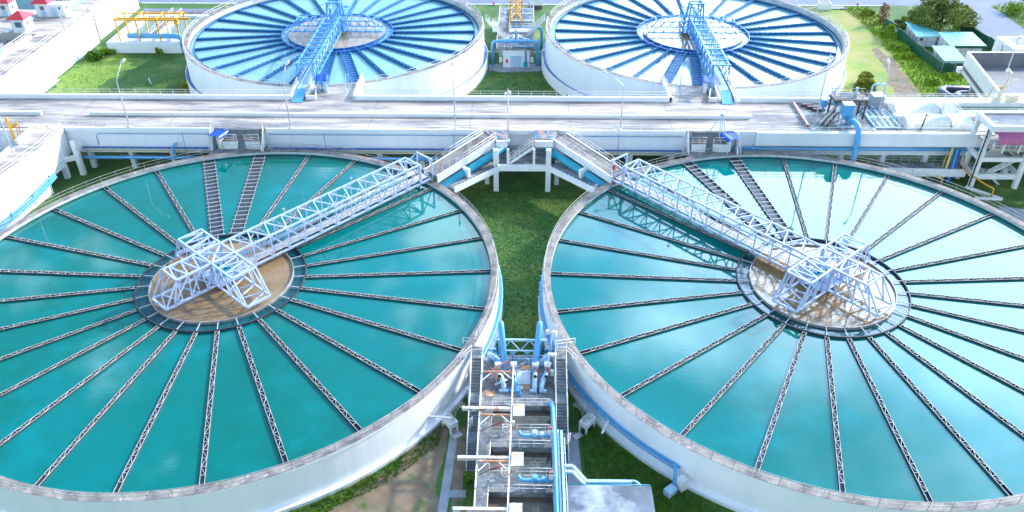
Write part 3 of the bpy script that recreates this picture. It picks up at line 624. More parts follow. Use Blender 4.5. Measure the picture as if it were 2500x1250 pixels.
# ------------------------------------------------------------------ kiosk platforms between road and near tanks
def kiosk(c,zb,a,lab,cabmat='cream',h=2.7):
    t=thing('control_kiosk',lab,'kiosk',(c[0],c[1],zb)); f=lambda p:(c[0]+p[0]*math.cos(a)-p[1]*math.sin(a),c[1]+p[0]*math.sin(a)+p[1]*math.cos(a),zb+p[2])
    m=MB(f); n=10
    prof=[(-1.15,h-.05)]+[(-1.15+1.5*i/4,h+.05*math.sin(i)) for i in range(1,4)]+[(.75,h+.08),(1.0,h),(1.15,h-.18),(1.22,h-.42)]
    vs=[];fs=[]
    for i,(x,z) in enumerate(prof): vs+=[(x,-1.45,z),(x,1.45,z),(x,-1.45,z+.07),(x,1.45,z+.07)]
    k=len(prof)
    for i in range(k-1):
        b=i*4; e=b+4; fs+=[(b,b+1,e+1,e),(b+2,e+2,e+3,b+3),(b,e,e+2,b+2),(b+1,b+3,e+3,e+1)]
    fs+=[(0,2,3,1),((k-1)*4,(k-1)*4+1,(k-1)*4+3,(k-1)*4+2)]
    m.add(vs,fs)
    for y in [-1.2+.4*i for i in range(7)]:
        for (x0,z0),(x1,z1) in zip(prof[:-1],prof[1:]): m.bar((x0,y,z0+.09),(x1,y,z1+.09),.05)
    m.build('roof','bluesheet',t)
    for x,y in((-.9,-1.1),(-.9,1.1),(.8,-1.1),(.8,1.1)): MB(f).bar((x,y,0),(x,y,h),.09).build('post','paleblue',t)
    cb=sub(t,MB(f).box(.15,.7,-1.0,.9,.25,h-.35).build('cabinet',cabmat,t)); m=MB(f); m.box(.1,.148,-.3,.1,h-1.1,h-.6); m.build('display','black',cb)
    m=MB(f)
    for y in(-.8,-.3,.2,.7): m.tube([(-.3,y,0),(-.3,y,.9),(0,y,1.1)],.06,6); m.tube([(-.3,y-.15,.7),(-.3,y+.15,.7)],.1,8)
    m.build('valve_pipe','bluepaint',t)
    return t
def kplat(x0,x1,s,lab,slab,gap,tank_c):
    t=thing('stair_platform',lab,'platform',((x0+x1)/2,126,0)); cx=tank_c[0]; n=14
    rim=[(x,tank_c[1]+math.sqrt(37.03**2-(x-cx)**2)) for x in [x0+(x1-x0)*i/n for i in range(n+1)]]
    m=MB(); m.prism(rim+[(x1,127.45),(x0,127.45)],4.6,ZF+.01); m.build('slab','darkdeck',t)
    g0,g1=gap; lx0,lx1=(x0+1.6,x1-.5) if s>0 else (x0+.6,x1-1.6)
    m=MB(); m.box(lx0,g0,125.3,127.3,6.72,6.95); m.box(g1,lx1,125.3,127.3,6.72,6.95); m.box(g0,g1,126.3,127.3,6.73,6.94); m.build('landing','rim',t)
    m=MB(); m.box(lx0,g0,125.32,127.45,ZF+.01,6.72); m.box(g1,lx1,125.32,127.45,ZF+.01,6.72); m.build('landing_wall','white_clean',t)
    m=MB()
    for k in range(5): m.box(g0,g1,124.9+k*.28,126.3,ZF+.01+k*.33,ZF+.34+k*.33)
    for k in range(3): m.box(lx0+.3,lx1-.3,126.5+k*.26,127.285,6.951+k*.4,7.35+k*.4)
    m.build('step','stair',t)
    m=MB()
    for a,b in((lx0,g0),(g1,lx1)): m.rail([(a,125.4,6.95),(b,125.4,6.95)],1.0,1.2,.035)
    m.rail([(x0,126.9,ZR),(x0-.3,124.6,ZF)],1.0,1.2,.045); m.rail([(x1,126.9,ZR),(x1+.3,124.2,ZF)],1.0,1.2,.045); m.build('handrail','railwhite',t)
    m=MB(); m.prism([(x0,127.2),(x0+.2,127.2),(x0+.2,124.6),(x0,124.6)],[ZF]*4,[ZR,ZR,ZF+.5,ZF+.5]); m.prism([(x1-.2,127.2),(x1,127.2),(x1,124.4),(x1-.2,124.4)],[ZF]*4,[ZR,ZR,ZF+.5,ZF+.5]); each(m,'cheek_wall','white_clean',t)
    return t
kplat(-53.4,-44.6,1,'stepped concrete landing from the road down to the near left tank','',(-48.9,-47.6),FL)
kplat(27.6,36.0,-1,'stepped concrete landing from the road down to the near right tank','',(30.6,31.8),FR)
kiosk((-52.0,126.0),ZF,R(-18),'blue roofed control kiosk with a cream cabinet beside the near left tank')
kiosk((34.6,126.0),ZF,R(200),'blue roofed control kiosk with a white cabinet beside the near right tank','white_clean')
kiosk((-37.6,143.2),ZR+.05,R(10),'blue roofed control kiosk at the foot of the far left truss bridge','paleblue',2.6)
kiosk((33.6,143.2),ZR+.05,R(172),'blue roofed control kiosk at the foot of the far right truss bridge','white_clean',2.6)
def rearplat(cx,s,lab):
    t=thing('bridge_landing',lab,'platform',(cx,141.5,0)); X=lambda a,b:(cx+s*a,cx+s*b) if s>0 else (cx+s*b,cx+s*a)
    a,b=X(3.0,10.2); cc=BL if s>0 else BR
    n=10; rim=[(x,cc[1]-math.sqrt(32.26**2-(x-cc[0])**2)) for x in [a+(b-a)*i/n for i in range(n+1)]]
    m=MB(); m.prism([(a,139.68),(b,139.68)]+rim[::-1],[0]*(n+3),[ZR-.01]*2+[ZB-.03]*(n+1)); m.build('slab','deck',t)
    m=MB(); y1=rim[-1][1] if s>0 else rim[0][1]; xw=cx+s*10.2
    m.prism([(xw-.2,139.2),(xw+.2,139.2),(xw+.2+s*.5,y1+1.0),(xw-.2+s*.5,y1+1.0)],0,[ZR+.9,ZR+.9,ZB+.9,ZB+.9])
    for o in(-1.45,1.35): m.prism([(cx+o-.02,139.2),(cx+o+.3,139.2),(cx+o+.3,145.2),(cx+o-.02,145.2)],0,[ZR+.75,ZR+.75,ZB+.7,ZB+.7])
    a2,b2=X(1.7,3.2); m.box(a2,b2,139.15,139.5,ZR-.02,ZR+.85); m.prism([(cx+s*3.1,139.5),(cx+s*3.35,139.5),(cx+s*2.3,143.8),(cx+s*2.05,143.8)] if s>0 else [(cx+s*3.35,139.5),(cx+s*3.1,139.5),(cx+s*2.05,143.8),(cx+s*2.3,143.8)],0,ZR+.8)
    each(m,'wing_wall','white_clean',t)
    m=MB(); m.box(cx-1.1,cx+1.28,139.7,145.0,5,ZR-.02); m.build('ramp_bed','deck',t)
    m=MB(); m.rail([(xw,139.3,ZR+.9),(xw+s*.5,y1+.6,ZB+.9)],.95,1.2,.045); m.build('handrail','railwhite',t)
    for o in(-1.3,1.5): m=MB(); m.rail([(cx+o,139.4,ZR+.75),(cx+o,145,ZB+.7)],.95,1.2,.04); m.build('handrail','railwhite',t)
    q=thing('a_frame_hoist','pale blue slanted hoist frame standing on the landing of the far '+('left' if s>0 else 'right')+' tank','hoist',(cx+s*8.6,143,ZR))
    x=cx+s*8.4; m=MB()
    for dx in(-.5,.5): m.bar((x+dx,142.0,ZR+.1),(x+dx*.4,143.6,ZR+3.4),.13); m.bar((x+dx*2,144,ZB),(x+dx*.4,143.6,ZR+3.4),.1)
    m.bar((x-.4,142.8,ZR+1.7),(x+.4,142.8,ZR+1.7),.1); m.build('frame','paleblue',q)
    return t
rearplat(-41.4,1,'concrete landing with white wing walls at the far left truss bridge'); rearplat(36.6,-1,'concrete landing with white wing walls at the far right truss bridge')
q=thing('a_frame_hoist','pale blue slanted hoist frame standing on the road edge beside the white cabinet kiosk','hoist',(33,127.6,ZR)); m=MB()
for dx in(-.9,.9): m.bar((32.6+dx,127.9,ZR),(33.0+dx*.2,127.2,ZR+3.2),.13); m.bar((33.4+dx*.6,126.0,6.95),(33.0+dx*.2,127.2,ZR+3.2),.1)
m.bar((32.2,127.6,ZR+1.5),(33.6,127.6,ZR+1.5),.1); m.build('frame','paleblue',q); MB().cbox((33,127.2,ZR+2.9),.25,.25,.3).build('pulley','grey',q)
t=thing('extinguisher_box','red extinguisher box on a post at the end of the bridge nearer the stair tower','box',(14.2,115.9,6.2)); MB().cbox((14.2,115.9,6.9),.4,.3,.9,.8).build('box','redpaint',t); MB().bar((14.2,115.9,6.1),(14.2,115.9,6.9),.1).build('post','grey',t)
# ------------------------------------------------------------------ street lamps
def lamp(x,y,zb,zt,lab,arm=None,head='cobra',extra=False):
    t=thing('street_lamp',lab,'street lamp',(x,y,zb),None)
    m=MB(); H=zt-zb
    if arm:
        ax,ay,az=arm; pts=[(x,y,zb),(x,y,zb+H*.5)]+elbow((x,y,zt-az-.5),(x,y,zt-az),(x+ax*.15,y+ay*.15,zt-az*.85),3)+[(x+ax,y+ay,zt)]
        k=len(pts); m.tube(pts,[.13]+[.10]+[.075]*(k-2),8)
        m.build('pole','rail',t); d=Vector((ax,ay,az*.4)).normalized(); p=Vector((x+ax,y+ay,zt)); m=MB(); m.tube([p-d*.1,p+d*.25,p+d*.7,p+d*1.05],[.09,.2,.22,.1],8); m.build('lamp_head','white_clean',t)
    else:
        m.tube([(x,y,zb),(x,y,zb+H*.5),(x,y,zt)],[.13,.1,.07],8); m.build('pole','rail',t)
        m=MB()
        if head=='flood':
            m.cbox((x-.3,y-.1,zt-.5),.45,.35,.5,.4); m.cbox((x+.25,y-.15,zt-.2),.4,.35,.5,-.3); m.tube([(x,y,zt),(x,y,zt+.7)],.05,6); m.build('lamp_head','white_clean',t)
        else: m.tube([(x,y,zt-.1),(x,y-.2,zt+.3),(x,y-.3,zt+.75)],[.12,.24,.1],8); m.build('lamp_head','white_clean',t)
    m=MB(); m.cbox((x,y,zb),.5,.5,.3); m.build('base','white_clean',t)
    if extra: MB().cbox((x,y,zb+H*.45),.4,.3,.45).build('junction_box','white_clean',t)
    return t
lamp(-67.7,127.4,ZR,19.3,'bent arm street lamp on the road edge left of the near left kiosk',(1.1,.9,2.6))
lamp(-40.0,127.4,ZR,19.2,'bent arm street lamp in front of the far left truss bridge',(.7,.6,2.0))
lamp(-11.8,127.4,ZR,19.7,'straight street lamp left of the left footbridge')
lamp(-2.75,122.9,ZR,16.9,'floodlight mast standing on the central access platform',None,'flood')
lamp(16.2,127.4,ZR,17.9,'bent arm street lamp leaning left, right of the right footbridge',(-2.6,1.2,1.5))
lamp(49.0,127.9,ZR,21.0,'tall slim street lamp beside the red and white striped kerb',None,'flood')
lamp(59.2,127.9,ZR,19.7,'bent street lamp between the cabinet and the vaulted covers',(-.25,.5,2.2))
lamp(86.3,141.5,ZR,19.7,'tall slim lamp in front of the raised grey basin',None,'flood',True)
lamp(-100.6,174.0,7.4,22,'lamp post on the wall top beside the red roofed huts',(.8,.8,1.5))
lamp(-83.3,118.4,ZR,20,'lamp post on the left branch of the channel at the edge of the photo',(.8,.8,1.5))
lamp(-5.4,199.5,4.5,17,'pale lamp post at the far end of the small pump station',(1,.2,1.2))
# ------------------------------------------------------------------ upper left basin with huts
t=thing('basin_wall','tall white basin wall with a railed walkway on top, upper left','wall',(-105,180,0))
m=MB(); m.box(-107.6,-102.5,135,190.7,0,6.95); m.box(-107.6,-103.0,190.72,216.3,0,6.96); m.build('wall','white',t)
m=MB(); m.box(-107.6,-102.7,139.75,216.3,6.962,7.4); m.build('walkway','deck',t)
m=MB(); m.box(-102.698,-102.42,139.7,190.6,6.96,7.55); m.box(-102.999,-102.72,190.8,216.3,6.97,7.9); m.box(-108.4,-107.62,139.75,173.0,6.6,8.1); m.build('kerb','white_clean',t)
m=MB(); m.rail([(-103.1,139.8,7.4),(-103.1,190,7.4)],1.05,2.3,.045); m.rail([(-108.0,139.8,8.1),(-108.0,174,8.1)],1.0,2.3,.045); m.tube([(-103.5,191,7.7),(-103.5,215,7.7)],.4,10); m.build('handrail','railwhite',t)
m=MB(); m.ring(0.02,1.6,7.401,7.62,-90,90,16,(-107.6,174.6)); m.build('kerb_end','kerb',t)
t=thing('treatment_basin','concrete treatment basins with dark teal water beside the red roofed huts','basin',(-118,175,0))
m=MB(); m.box(-150,-107.62,175.6,192.2,0,7.38); m.build('hut_deck','deck',t)
m=MB(); m.box(-150,-107.7,139.7,175.5,0,3.6); m.box(-150,-107.7,192.3,217,0,4.0); m.build('basin_floor','grey',t)
m=MB(); m.box(-150,-109.5,168.2,168.9,3.62,6.2); m.box(-114,-113.4,141,168,3.62,5.6); m.box(-150,-108,192.3,192.8,4.02,7.2); m.box(-112.4,-111.7,193,217,4.02,7.0); m.box(-109.4,-107.7,193,217,4.02,6.6); m.build('divider_wall','paleblue',t)
m=MB(); m.box(-150,-108.5,169.3,175.3,5.2,5.5); m.tube([(-150,167.2,5.2),(-112,167.2,5.2),(-109.6,160,5.2)],.4,10); m.build('channel','bluepaint',t)
m=MB()
for k in range(12): m.box(-130+k*1.8,-129.2+k*1.8,169.5,174.8,5.5,6.1)
m.build('baffle','grey',t)
m=MB(); m.rail([(-111.6,193,7.2),(-107.8,193,7.2)],1.0,1.5,.04); m.rail([(-112.0,194,7.0),(-112,216,7.0)],1.0,2.0,.04); m.rail([(-116,193,7.4),(-120,210,7.4)],1,2,.04); m.build('handrail','railwhite',t)
structure(MB().sheet([(-150,139.8),(-109.5,139.8),(-109.5,168.1),(-150,168.1)],4.6).build('water','poolteal'))
structure(MB().sheet([(-150,192.9),(-109.6,192.9),(-109.6,217),(-150,217)],5.4).build('water','poolteal'))
def hut(x0,x1,y0,y1,h,lab,roof=True,ext=0,win=1):
    zb=7.4; t=thing('guard_hut',lab,'hut',((x0+x1)/2,(y0+y1)/2,zb))
    MB().box(x0,x1,y0,y1,zb,zb+h).build('wall','white_clean',t)
    if ext: MB().box(x1+.002,x1+ext,y0+.1,y1-.1,zb,zb+h-.35).build('annex','white_clean',t)
    e=.55; a,b,c,d=x0-e,x1+e,y0-e,y1+e; ym=(c+d)/2; xm0,xm1=(a+b)/2-.25,(a+b)/2+.25; z0,z1=zb+h,zb+h+1.35
    m=MB().add([(a,c,z0),(b,c,z0),(b,d,z0),(a,d,z0),(a,c,z0+.14),(b,c,z0+.14),(b,d,z0+.14),(a,d,z0+.14),(xm0,ym,z1),(xm1,ym,z1)],[(3,2,1,0),(0,1,5,4),(1,2,6,5),(2,3,7,6),(3,0,4,7),(4,5,9,8),(5,6,9),(6,7,8,9),(7,4,8)])
    m.build('roof','red',t)
    w=x1-x0
    if win==1:
        f=sub(t,MB().box(x0+w*.28,x0+w*.8,y0-.05,y0-.003,zb+1.2,zb+2.4).build('window','grey',t)); MB().box(x0+w*.31,x0+w*.77,y0-.075,y0-.052,zb+1.27,zb+2.33).build('pane','glass',f)
    else:
        MB().box(x0+w*.35,x0+w*.72,y0-.05,y0-.003,zb,zb+1.5).build('door','paleblue',t)
        f=sub(t,MB().box(x0+w*.35,x0+w*.7,y0-.05,y0-.003,zb+1.6,zb+2.5).build('window','grey',t)); MB().box(x0+w*.38,x0+w*.67,y0-.075,y0-.052,zb+1.66,zb+2.44).build('pane','glass',f)
    xx=x1+ext; f=sub(t,MB().box(x1+.003 if not ext else xx+.003,(x1 if not ext else xx)+.05,y0+.9,y0+1.7,zb+1.4,zb+2.3).build('window','yellowpipe',t)); MB().box(xx+.052,xx+.075,y0+1.0,y0+1.6,zb+1.5,zb+2.2).build('pane','glass',f)
    if ext: MB().box(x1+.5,x1+1.7,y0+.03,y0+.095,zb,zb+2.2).build('door','paleblue',t); MB().box(x1+2.1,x1+2.7,y0+.03,y0+.095,zb+1.7,zb+2.3).build('vent','black',t)
    return t
hut(-113.3,-110.4,176.1,179.5,3.05,'small white hut with a red pyramid roof nearest the wall walkway')
hut(-113.3,-110.3,186.9,189.8,3.15,'white hut with a red roof and a flat roofed annex on its right',True,3.6,2)
hut(-122.6,-119.4,187.1,190.2,3.15,'white hut with a red roof at the left edge of the photo',True,0,2)
def tank_drum(x,y,z,lab):
    tag(MB().dome((x,y,z),.9,.75).build('round_cap','white_clean'),lab,'vent cap')
tank_drum(-115.0,176.9,7.4,'white round cap beside the nearest red roofed hut'); tank_drum(-113.9,184.9,7.4,'white round cap behind the nearest red roofed hut')
# ------------------------------------------------------------------ yellow gantry and low basins
t=thing('low_basin','low white walled basin with pale green pools under the yellow gantry','basin',(-88,195,0))
m=MB(); m.prism([(-97.3,184),(-79.5,184),(-76.5,190.6),(-76.5,203),(-97.3,203)],0,1.2); m.box(-97.4,-80.2,183.7,184.2,0,2.5); m.box(-97.4,-94.9,184.22,203,1.22,2.5); m.box(-89.6,-87.2,186.4,203,1.22,2.5); m.box(-97.4,-74.5,203.02,206.5,0,2.5); m.box(-94.88,-80,184.22,186.38,1.22,2.49); m.build('wall','white',t)
m=MB(); m.rail([(-94.9,187,2.5),(-94.9,203,2.5)],1,2,.04); m.rail([(-89.5,187,2.5),(-89.5,206,2.5)],1,2,.04); m.rail([(-87.3,187,2.5),(-87.3,206,2.5)],1,2,.04); m.rail([(-97,203.2,2.5),(-76,203.2,2.5)],1,2,.04); m.build('handrail','railwhite',t)
m=MB(); m.box(-97.3,-75,204,206.2,2.502,2.7); m.box(-89,-87.8,187,202.5,2.502,2.62); m.build('channel_cover','darksteel',t)
structure(MB().sheet([(-94.88,186.4),(-89.62,186.4),(-89.62,203),(-94.88,203)],1.9).build('water','poolpale')); structure(MB().sheet([(-87.18,186.4),(-78.6,186.4),(-77,190.4),(-77,203),(-87.18,203)],1.9).build('water','poolpale'))
m=MB()
for x,y in((-93.5,188),(-91.6,187.4),(-86,188.2),(-84,187.6),(-82,188.4),(-85.3,191)): m.cbox((x,y,1.6),.6,.5,1.4)
m.build('pump','white_clean',t)
t=thing('gantry','yellow steel gantry frame on eight legs over the low basin','gantry',(-87,187,2.5)); zt=7.5
for x in(-94.4,-89.7,-84.9,-80.3):
    for y in(184.7,189.6): MB().bar((x,y,2.5),(x,y,zt),.28,.28).build('leg','yellow',t)
m=MB()
for y in(184.7,189.6): m.bar((-94.8,y,zt),(-79.9,y,zt),.3,.34)
m.build('long_beam','yellow',t); m=MB()
for x in(-94.4,-89.7,-84.9,-80.3): m.bar((x,184.7,zt+.3),(x,189.6,zt+.3),.24,.26)
m.build('cross_beam','yellow',t); m=MB(); m.bar((-94.6,186,zt-.1),(-77.6,186,zt-.1),.34,.45); m.build('hoist_rail','yellow',t); m=MB()
for x in(-89.7,-84.9,-80.3):
    for s in(-1,1):
        if x<-81 or s<0: m.bar((x,184.7,zt-1.5),(x+s*1.3,184.7,zt-.1),.12)
m.build('knee_brace','yellow',t); MB().cbox((-80.9,186,zt-1.3),.9,.6,1.2).build('hoist','yellow',t)
t=thing('water_main','fat blue pipe under the yellow gantry bending down beside the far left tank','pipe',(-86,185.2,0)); m=MB()
m.tube([(-92.6,185.3,3.55),(-82.5,185.3,3.55)]+elbow((-81.4,185.1,3.55),(-79.6,184.6,3.5),(-79.3,184.2,2.0))+[(-79.2,184.0,-.2)],.62,16); m.build('pipe','bluepaint',t); m=MB()
for x in(-90.3,-86.6,-83): m.cbox((x,185.2,2.5),.9,.8,.75)
each(m,'saddle','white_clean',t)
tag(MB().tube([(-80.2,164.9,0),(-80.5,164.9,1.6)],.13,8).build('marker_post','white_clean'),'short white leaning post on the left lawn','post')
# ------------------------------------------------------------------ far central pump station
t=thing('pump_station','small white pump house with blue double doors and railed roof between the far tanks','pump house',(-2,180,0))
m=MB(); m.box(-5,.9,175.95,183,0,4.1); m.box(-6.2,1.7,183.02,204,0,4.1); m.build('wall','white',t)
MB().box(-6.5,2.05,175.6,204,4.102,4.5).build('roof_deck','darkdeck',t)
for x0,x1 in((-3.28,-2.14),(-2.1,-.96)):
    MB().box(x0,x1,175.88,175.947,0,2.55).build('door','paleblue',t)
m=MB(); m.box(-3.5,-.75,175.7,175.945,2.6,2.75); m.build('lintel','paleblue',t)
MB().box(-4.35,-3.9,175.84,175.947,1.1,1.95).build('hose_box','redpaint',t)
m=MB(); m.box(-.45,.5,175.35,175.945,.35,1.35); m.tube([(.05,175.65,1.35),(.05,175.65,3.7),(.05,175.9,4.0)],.2,10); m.build('vent_duct','cyanpipe',t)
m=MB(); m.box(-3.9,1.5,185.5,187.8,4.502,4.9); m.box(-3.9,1.5,192.8,193.2,4.502,5.0); m.box(-3.9,1.5,197.8,198.2,4.502,5.0); m.box(-3.92,-3.5,187.82,203,4.502,5.0); m.build('pool_wall','kerb',t)
m=MB(); m.sheet([(-3.4,187.9),(1.5,187.9),(1.5,203),(-3.4,203)],4.51); m.build('pool','poolbrown',t)
m=MB()
for y in(188.6,190,191.4,194,195.4,196.8,199,200.5,202): m.tube([(-3.2,y,4.75),(1.4,y,4.75)],.12,8)
m.tube([(-.9,188,4.8),(-.9,203,4.8)],.16,8); m.build('grid_pipe','bluepaint',t)
m=MB(); m.rail([(-6.4,176,4.5),(-6.4,182,4.5)],1,1.5,.04); m.rail([(-6.4,184,4.5),(-6.4,203.5,4.5),(1.9,203.5,4.5),(1.9,185,4.5)],1,1.8,.04); m.rail([(-6.2,175.8,4.5),(1.8,175.8,4.5),(1.8,181,4.5)],1,1.5,.04)
for y in(187.9,193,198): m.rail([(-3.7,y,4.9),(1.4,y,4.9)],1,1.5,.04)
m.build('handrail','railwhite',t)
m=MB(); m.box(-7.9,-6.52,191.5,194,2.6,4.2); m.rail([(-6.6,191.6,4.2),(-7.8,191.6,4.2),(-7.8,193.9,4.2),(-6.6,193.9,4.2)],1,1,.04); m.build('side_balcony','white_clean',t)
t=thing('pump_pipework','blue pumps and pipes spanning the pump house roof and bending down at both ends','pipework',(-2.3,177.6,4.5)); m=MB()
m.tube([(-7.35,177.4,0),(-7.35,177.4,4.5)]+elbow((-7.35,177.4,4.7),(-7.35,177.4,5.5),(-6.4,177.4,5.5))+[(1.8,177.4,5.5)]+elbow((1.9,177.4,5.5),(2.75,177.4,5.5),(2.75,177.4,4.7))+[(2.75,177.4,0)],.36,12); m.build('header_pipe','bluepaint',t)
m=MB()
for s in(-1,1): m.tube([(-2.2+s*.45,177.4,5.4),(-2.2+s*.45,178.2,6.3),(-2.2+s*.45,179.2,6.2),(-2.2+s*1.6,179.4,5.3),(-2.2+s*3,179.4,5.2)],.26,10); m.tube([(-2.2+s*1.4,179.3,5.3),(-2.2+s*2.6,178.3,5.4)],.45,10)
m.build('pump','paleblue',t); m=MB(); m.tube([(-2.2,182,4.5),(-2.2,182,6.6)],.22,8); m.tube([(-5.9,176.3,4.9),(1.6,176.3,4.9)],.12,8); m.tube([(-1.9,175.9,4.9),(1.9,175.9,4.9)],.16,8); m.build('pipe','bluepaint',t)
m=MB(); m.dome((-3.9,180.3,4.5),.8,.9); m.dome((-.4,180.3,4.5),.8,.9); m.build('motor','black',t)
pipe('drop_pipe','blue pipe bending down behind the far pump house on the right',[(1.9,188,5.0)]+elbow((2.6,188,5.0),(3.7,188,5),(3.7,188,4))+[(3.7,188,0)],.32,'bluepaint')
for s,lab in((-1,'thin pipe from the pump house to the far left tank'),(1,'thin pipe from the pump house to the far right tank')): pipe('feed_pipe',lab,[(-2.1+s*3.1,178.6,2.6),(-2.1+s*7.2,178.6,2.7)],.16,'rail')
for s,lab in((-1,'white wall box on the left side of the pump house'),(1,'white wall box on the right side of the pump house')):
    x=-2.05+s*3.5; m=MB(); m.cbox((x,177,.9),.7,.6,1.1); m.bar((x-.25,177,0),(x-.25,177,.9),.08); m.bar((x+.25,177,0),(x+.25,177,.9),.08); tag(m.build('control_box','white_clean'),lab,'control box')
t=thing('lattice_tower','yellow lattice tower standing on the far pump house deck','tower',(-2.2,191,4.5))
L3=[(-3.6,189.2),(-.9,188.8),(-2.3,195)]
for x,y in L3: MB().bar((x,y,4.5),(x,y,17),.3,.3).build('leg','yellow',t)
m=MB()
for k in range(6):
    z=6.6+k*2
    for i in range(3):
        a,b=L3[i],L3[(i+1)%3]; m.bar((*a,z),(*b,z),.17); m.bar((*a,z),(*b,z+2),.12)
m.build('bracing','yellow',t)
def ext_stair(p0,p1,w,n,lab,side_m='white_clean'):
    t=thing('outside_stair',lab,'stair',p1); a=Vector(p0);b=Vector(p1);d=b-a;dh=Vector((d.x,d.y,0)).normalized();p=Vector((-dh.y,dh.x,0)); m=MB(); ang=math.atan2(dh.y,dh.x)
    run=Vector((d.x,d.y,0)).length/n
    for i in range(n):
        c=a.lerp(b,(i+.5)/n); m.cbox((c.x,c.y,a.z+d.z*(i+1)/n-.05),run*.96,w,.06,ang)
    m.build('tread','stair',t); m=MB()
    for s in(-1,1): m.bar(a+p*s*w/2-Vector((0,0,.1)),b+p*s*w/2-Vector((0,0,.1)),.09,.34)
    m.build('stringer',side_m,t); m=MB()
    for s in(-1,1): m.rail([a+p*s*w/2,b+p*s*w/2],1.0,1.0,.04)
    m.build('handrail','railwhite',t); return t
ext_stair((-9.0,183.4,ZB),(-4.9,182.9,4.5),1.0,20,'white stair from the far left tank down to the pump house deck'); ext_stair((4.3,183.6,ZB),(.2,183.8,4.5),1.0,20,'white stair from the far right tank down to the pump house deck')
t=thing('electric_cubicle','white electric cubicle on a dark plinth beside the far road','cubicle',(2.6,217.3,0)); MB().box(.7,4.3,216.6,218.6,0,1.0).build('plinth','darksteel',t); MB().box(.9,4.1,216.8,218.4,1.0,2.8).build('cabinet','white_clean',t)
t=thing('valve_house','small white valve house with a dark roof hatch on the far verge','house',(79.5,217.5,0)); MB().box(77.6,80.5,216.8,219.4,0,1.7).build('wall','white_clean',t); MB().box(77.9,80.2,217.1,219.1,1.702,1.8).build('hatch','darksteel',t); MB().box(80.6,85,217.2,219.4,0,.25).build('slab','darkdeck',t)
for x,lab in((-8.6,'red hydrant on the far verge left of the lattice tower'),(88.5,'red hydrant on the far verge near the leafless shrub')):
    m=MB().tube([(x,220,0),(x,220,.7)],.14,8); m.tube([(x-.4,220,.6),(x+.4,220,.6)],.12,8); m.dome((x,220,.7),.2,.2); tag(m.build('hydrant','redpaint'),lab,'hydrant')
# ------------------------------------------------------------------ right hand equipment deck
t=thing('barrier','red and white striped kerb across the road at right','barrier',(48.4,134,ZR))
m1,m2=MB(),MB()
for k in range(22): (m1 if k%2 else m2).cbox((48.4,129.2+k*.47,ZR),.35,.47,.45)
each(m1,'white_block','white_clean',t); each(m2,'red_block','redpaint',t)
structure(MB().sheet([(48.6,127.5),(64,127.5),(64,139),(48.6,139)],ZR+.008).build('equipment_yard','darkdeck'))
t=thing('steel_platform','dark brown steel platform frame with railings on the equipment deck','platform',(56,133.3,ZR)); z=11.6
for x,y in((53.3,134.4),(53.6,132.3),(58.4,134.2),(58.7,132.3)): MB().bar((x,y,ZR),(x,y,z),.26).build('leg','darksteel',t)
m=MB()
for y in(132.2,134.6): m.bar((53.0,y,z),(59.0,y,z),.26,.36)
for x in(53.2,56,58.8): m.bar((x,132.2,z),(x,134.6,z),.22,.3)
m.bar((58.4,134.2,8.4),(58.7,132.3,10.5),.14); m.bar((53.3,134.4,8.4),(53.6,132.3,10.5),.14); m.build('frame','darksteel',t)
MB().box(53.1,58.9,132.3,134.5,z+.19,z+.26).build('floor','rim',t)
m=MB(); m.rail([(53.1,132.3,z+.26),(58.9,132.3,z+.26),(58.9,134.5,z+.26),(53.1,134.5,z+.26)],1.1,1.2,.045,1,True); m.build('handrail','grey',t)
m=MB(); m.tube([(54.2,133.4,z+.9),(57.6,133.4,z+.9)],.16,8); m.tube([(57,133.4,z+.3),(57,133.4,z+2.0)],.2,8); m.tube([(54.4,133.4,z+.3),(54.4,133.4,z+.9)],.1,8); m.build('pipework','paleblue',t)
for x,y,lab in((52.6,135.2,'blue motor unit left of the dark steel platform'),(54.9,135.6,'blue motor unit behind the dark steel platform')):
    q=thing('motor_unit',lab,'motor',(x,y,ZR)); MB().cbox((x,y,ZR+1.1),.9,.7,1.3).build('housing','bluepaint',q); MB().bar((x,y,ZR),(x,y,ZR+1.1),.3).build('stand','bluepaint',q)
t=thing('dosing_tank','square blue hopper tank on a four legged stand with a stair','tank',(54.8,130.4,ZR))
m=MB(); m.cbox((54.9,130.4,ZR+1.9),1.7,1.6,1.9); m.build('hopper','bluepaint',t); m=MB(); m.add([(54.05,129.6,ZR+1.9),(55.75,129.6,ZR+1.9),(55.75,131.2,ZR+1.9),(54.05,131.2,ZR+1.9),(54.6,130.1,ZR+1.0),(55.2,130.1,ZR+1.0),(55.2,130.7,ZR+1.0),(54.6,130.7,ZR+1.0)],[(0,1,5,4),(1,2,6,5),(2,3,7,6),(3,0,4,7),(4,5,6,7)]); m.build('outlet_cone','bluepaint',t)
MB().box(54.0,55.8,129.55,131.25,ZR+3.805,ZR+3.87).build('lid','white_clean',t)
for dx,dy in((-.8,-.75),(.8,-.75),(.8,.75),(-.8,.75)): MB().bar((54.9+dx,130.4+dy,ZR),(54.9+dx,130.4+dy,ZR+2),.14).build('leg','bluepaint',t)
m=MB()
for dx,dy,ex,ey in((-.8,-.75,.8,-.75),(.8,-.75,.8,.75),(-.8,.75,-.8,-.75)): m.bar((54.9+dx,130.4+dy,ZR+.6),(54.9+ex,130.4+ey,ZR+.6),.1)
m.tube([(56,129,ZR+.3),(57,129,ZR+.3),(57,130.5,ZR+.3),(57,130.5,ZR+1.8)],.12,8); m.tube([(53.2,128.8,ZR+.3),(56,128.8,ZR+.3)],.12,8); m.build('pipework','paleblue',t)
ext_stair((53.6,131.4,ZR+2.0),(51.0,129.4,ZR+.05),.9,9,'short metal stair up to the blue hopper tank','darksteel')
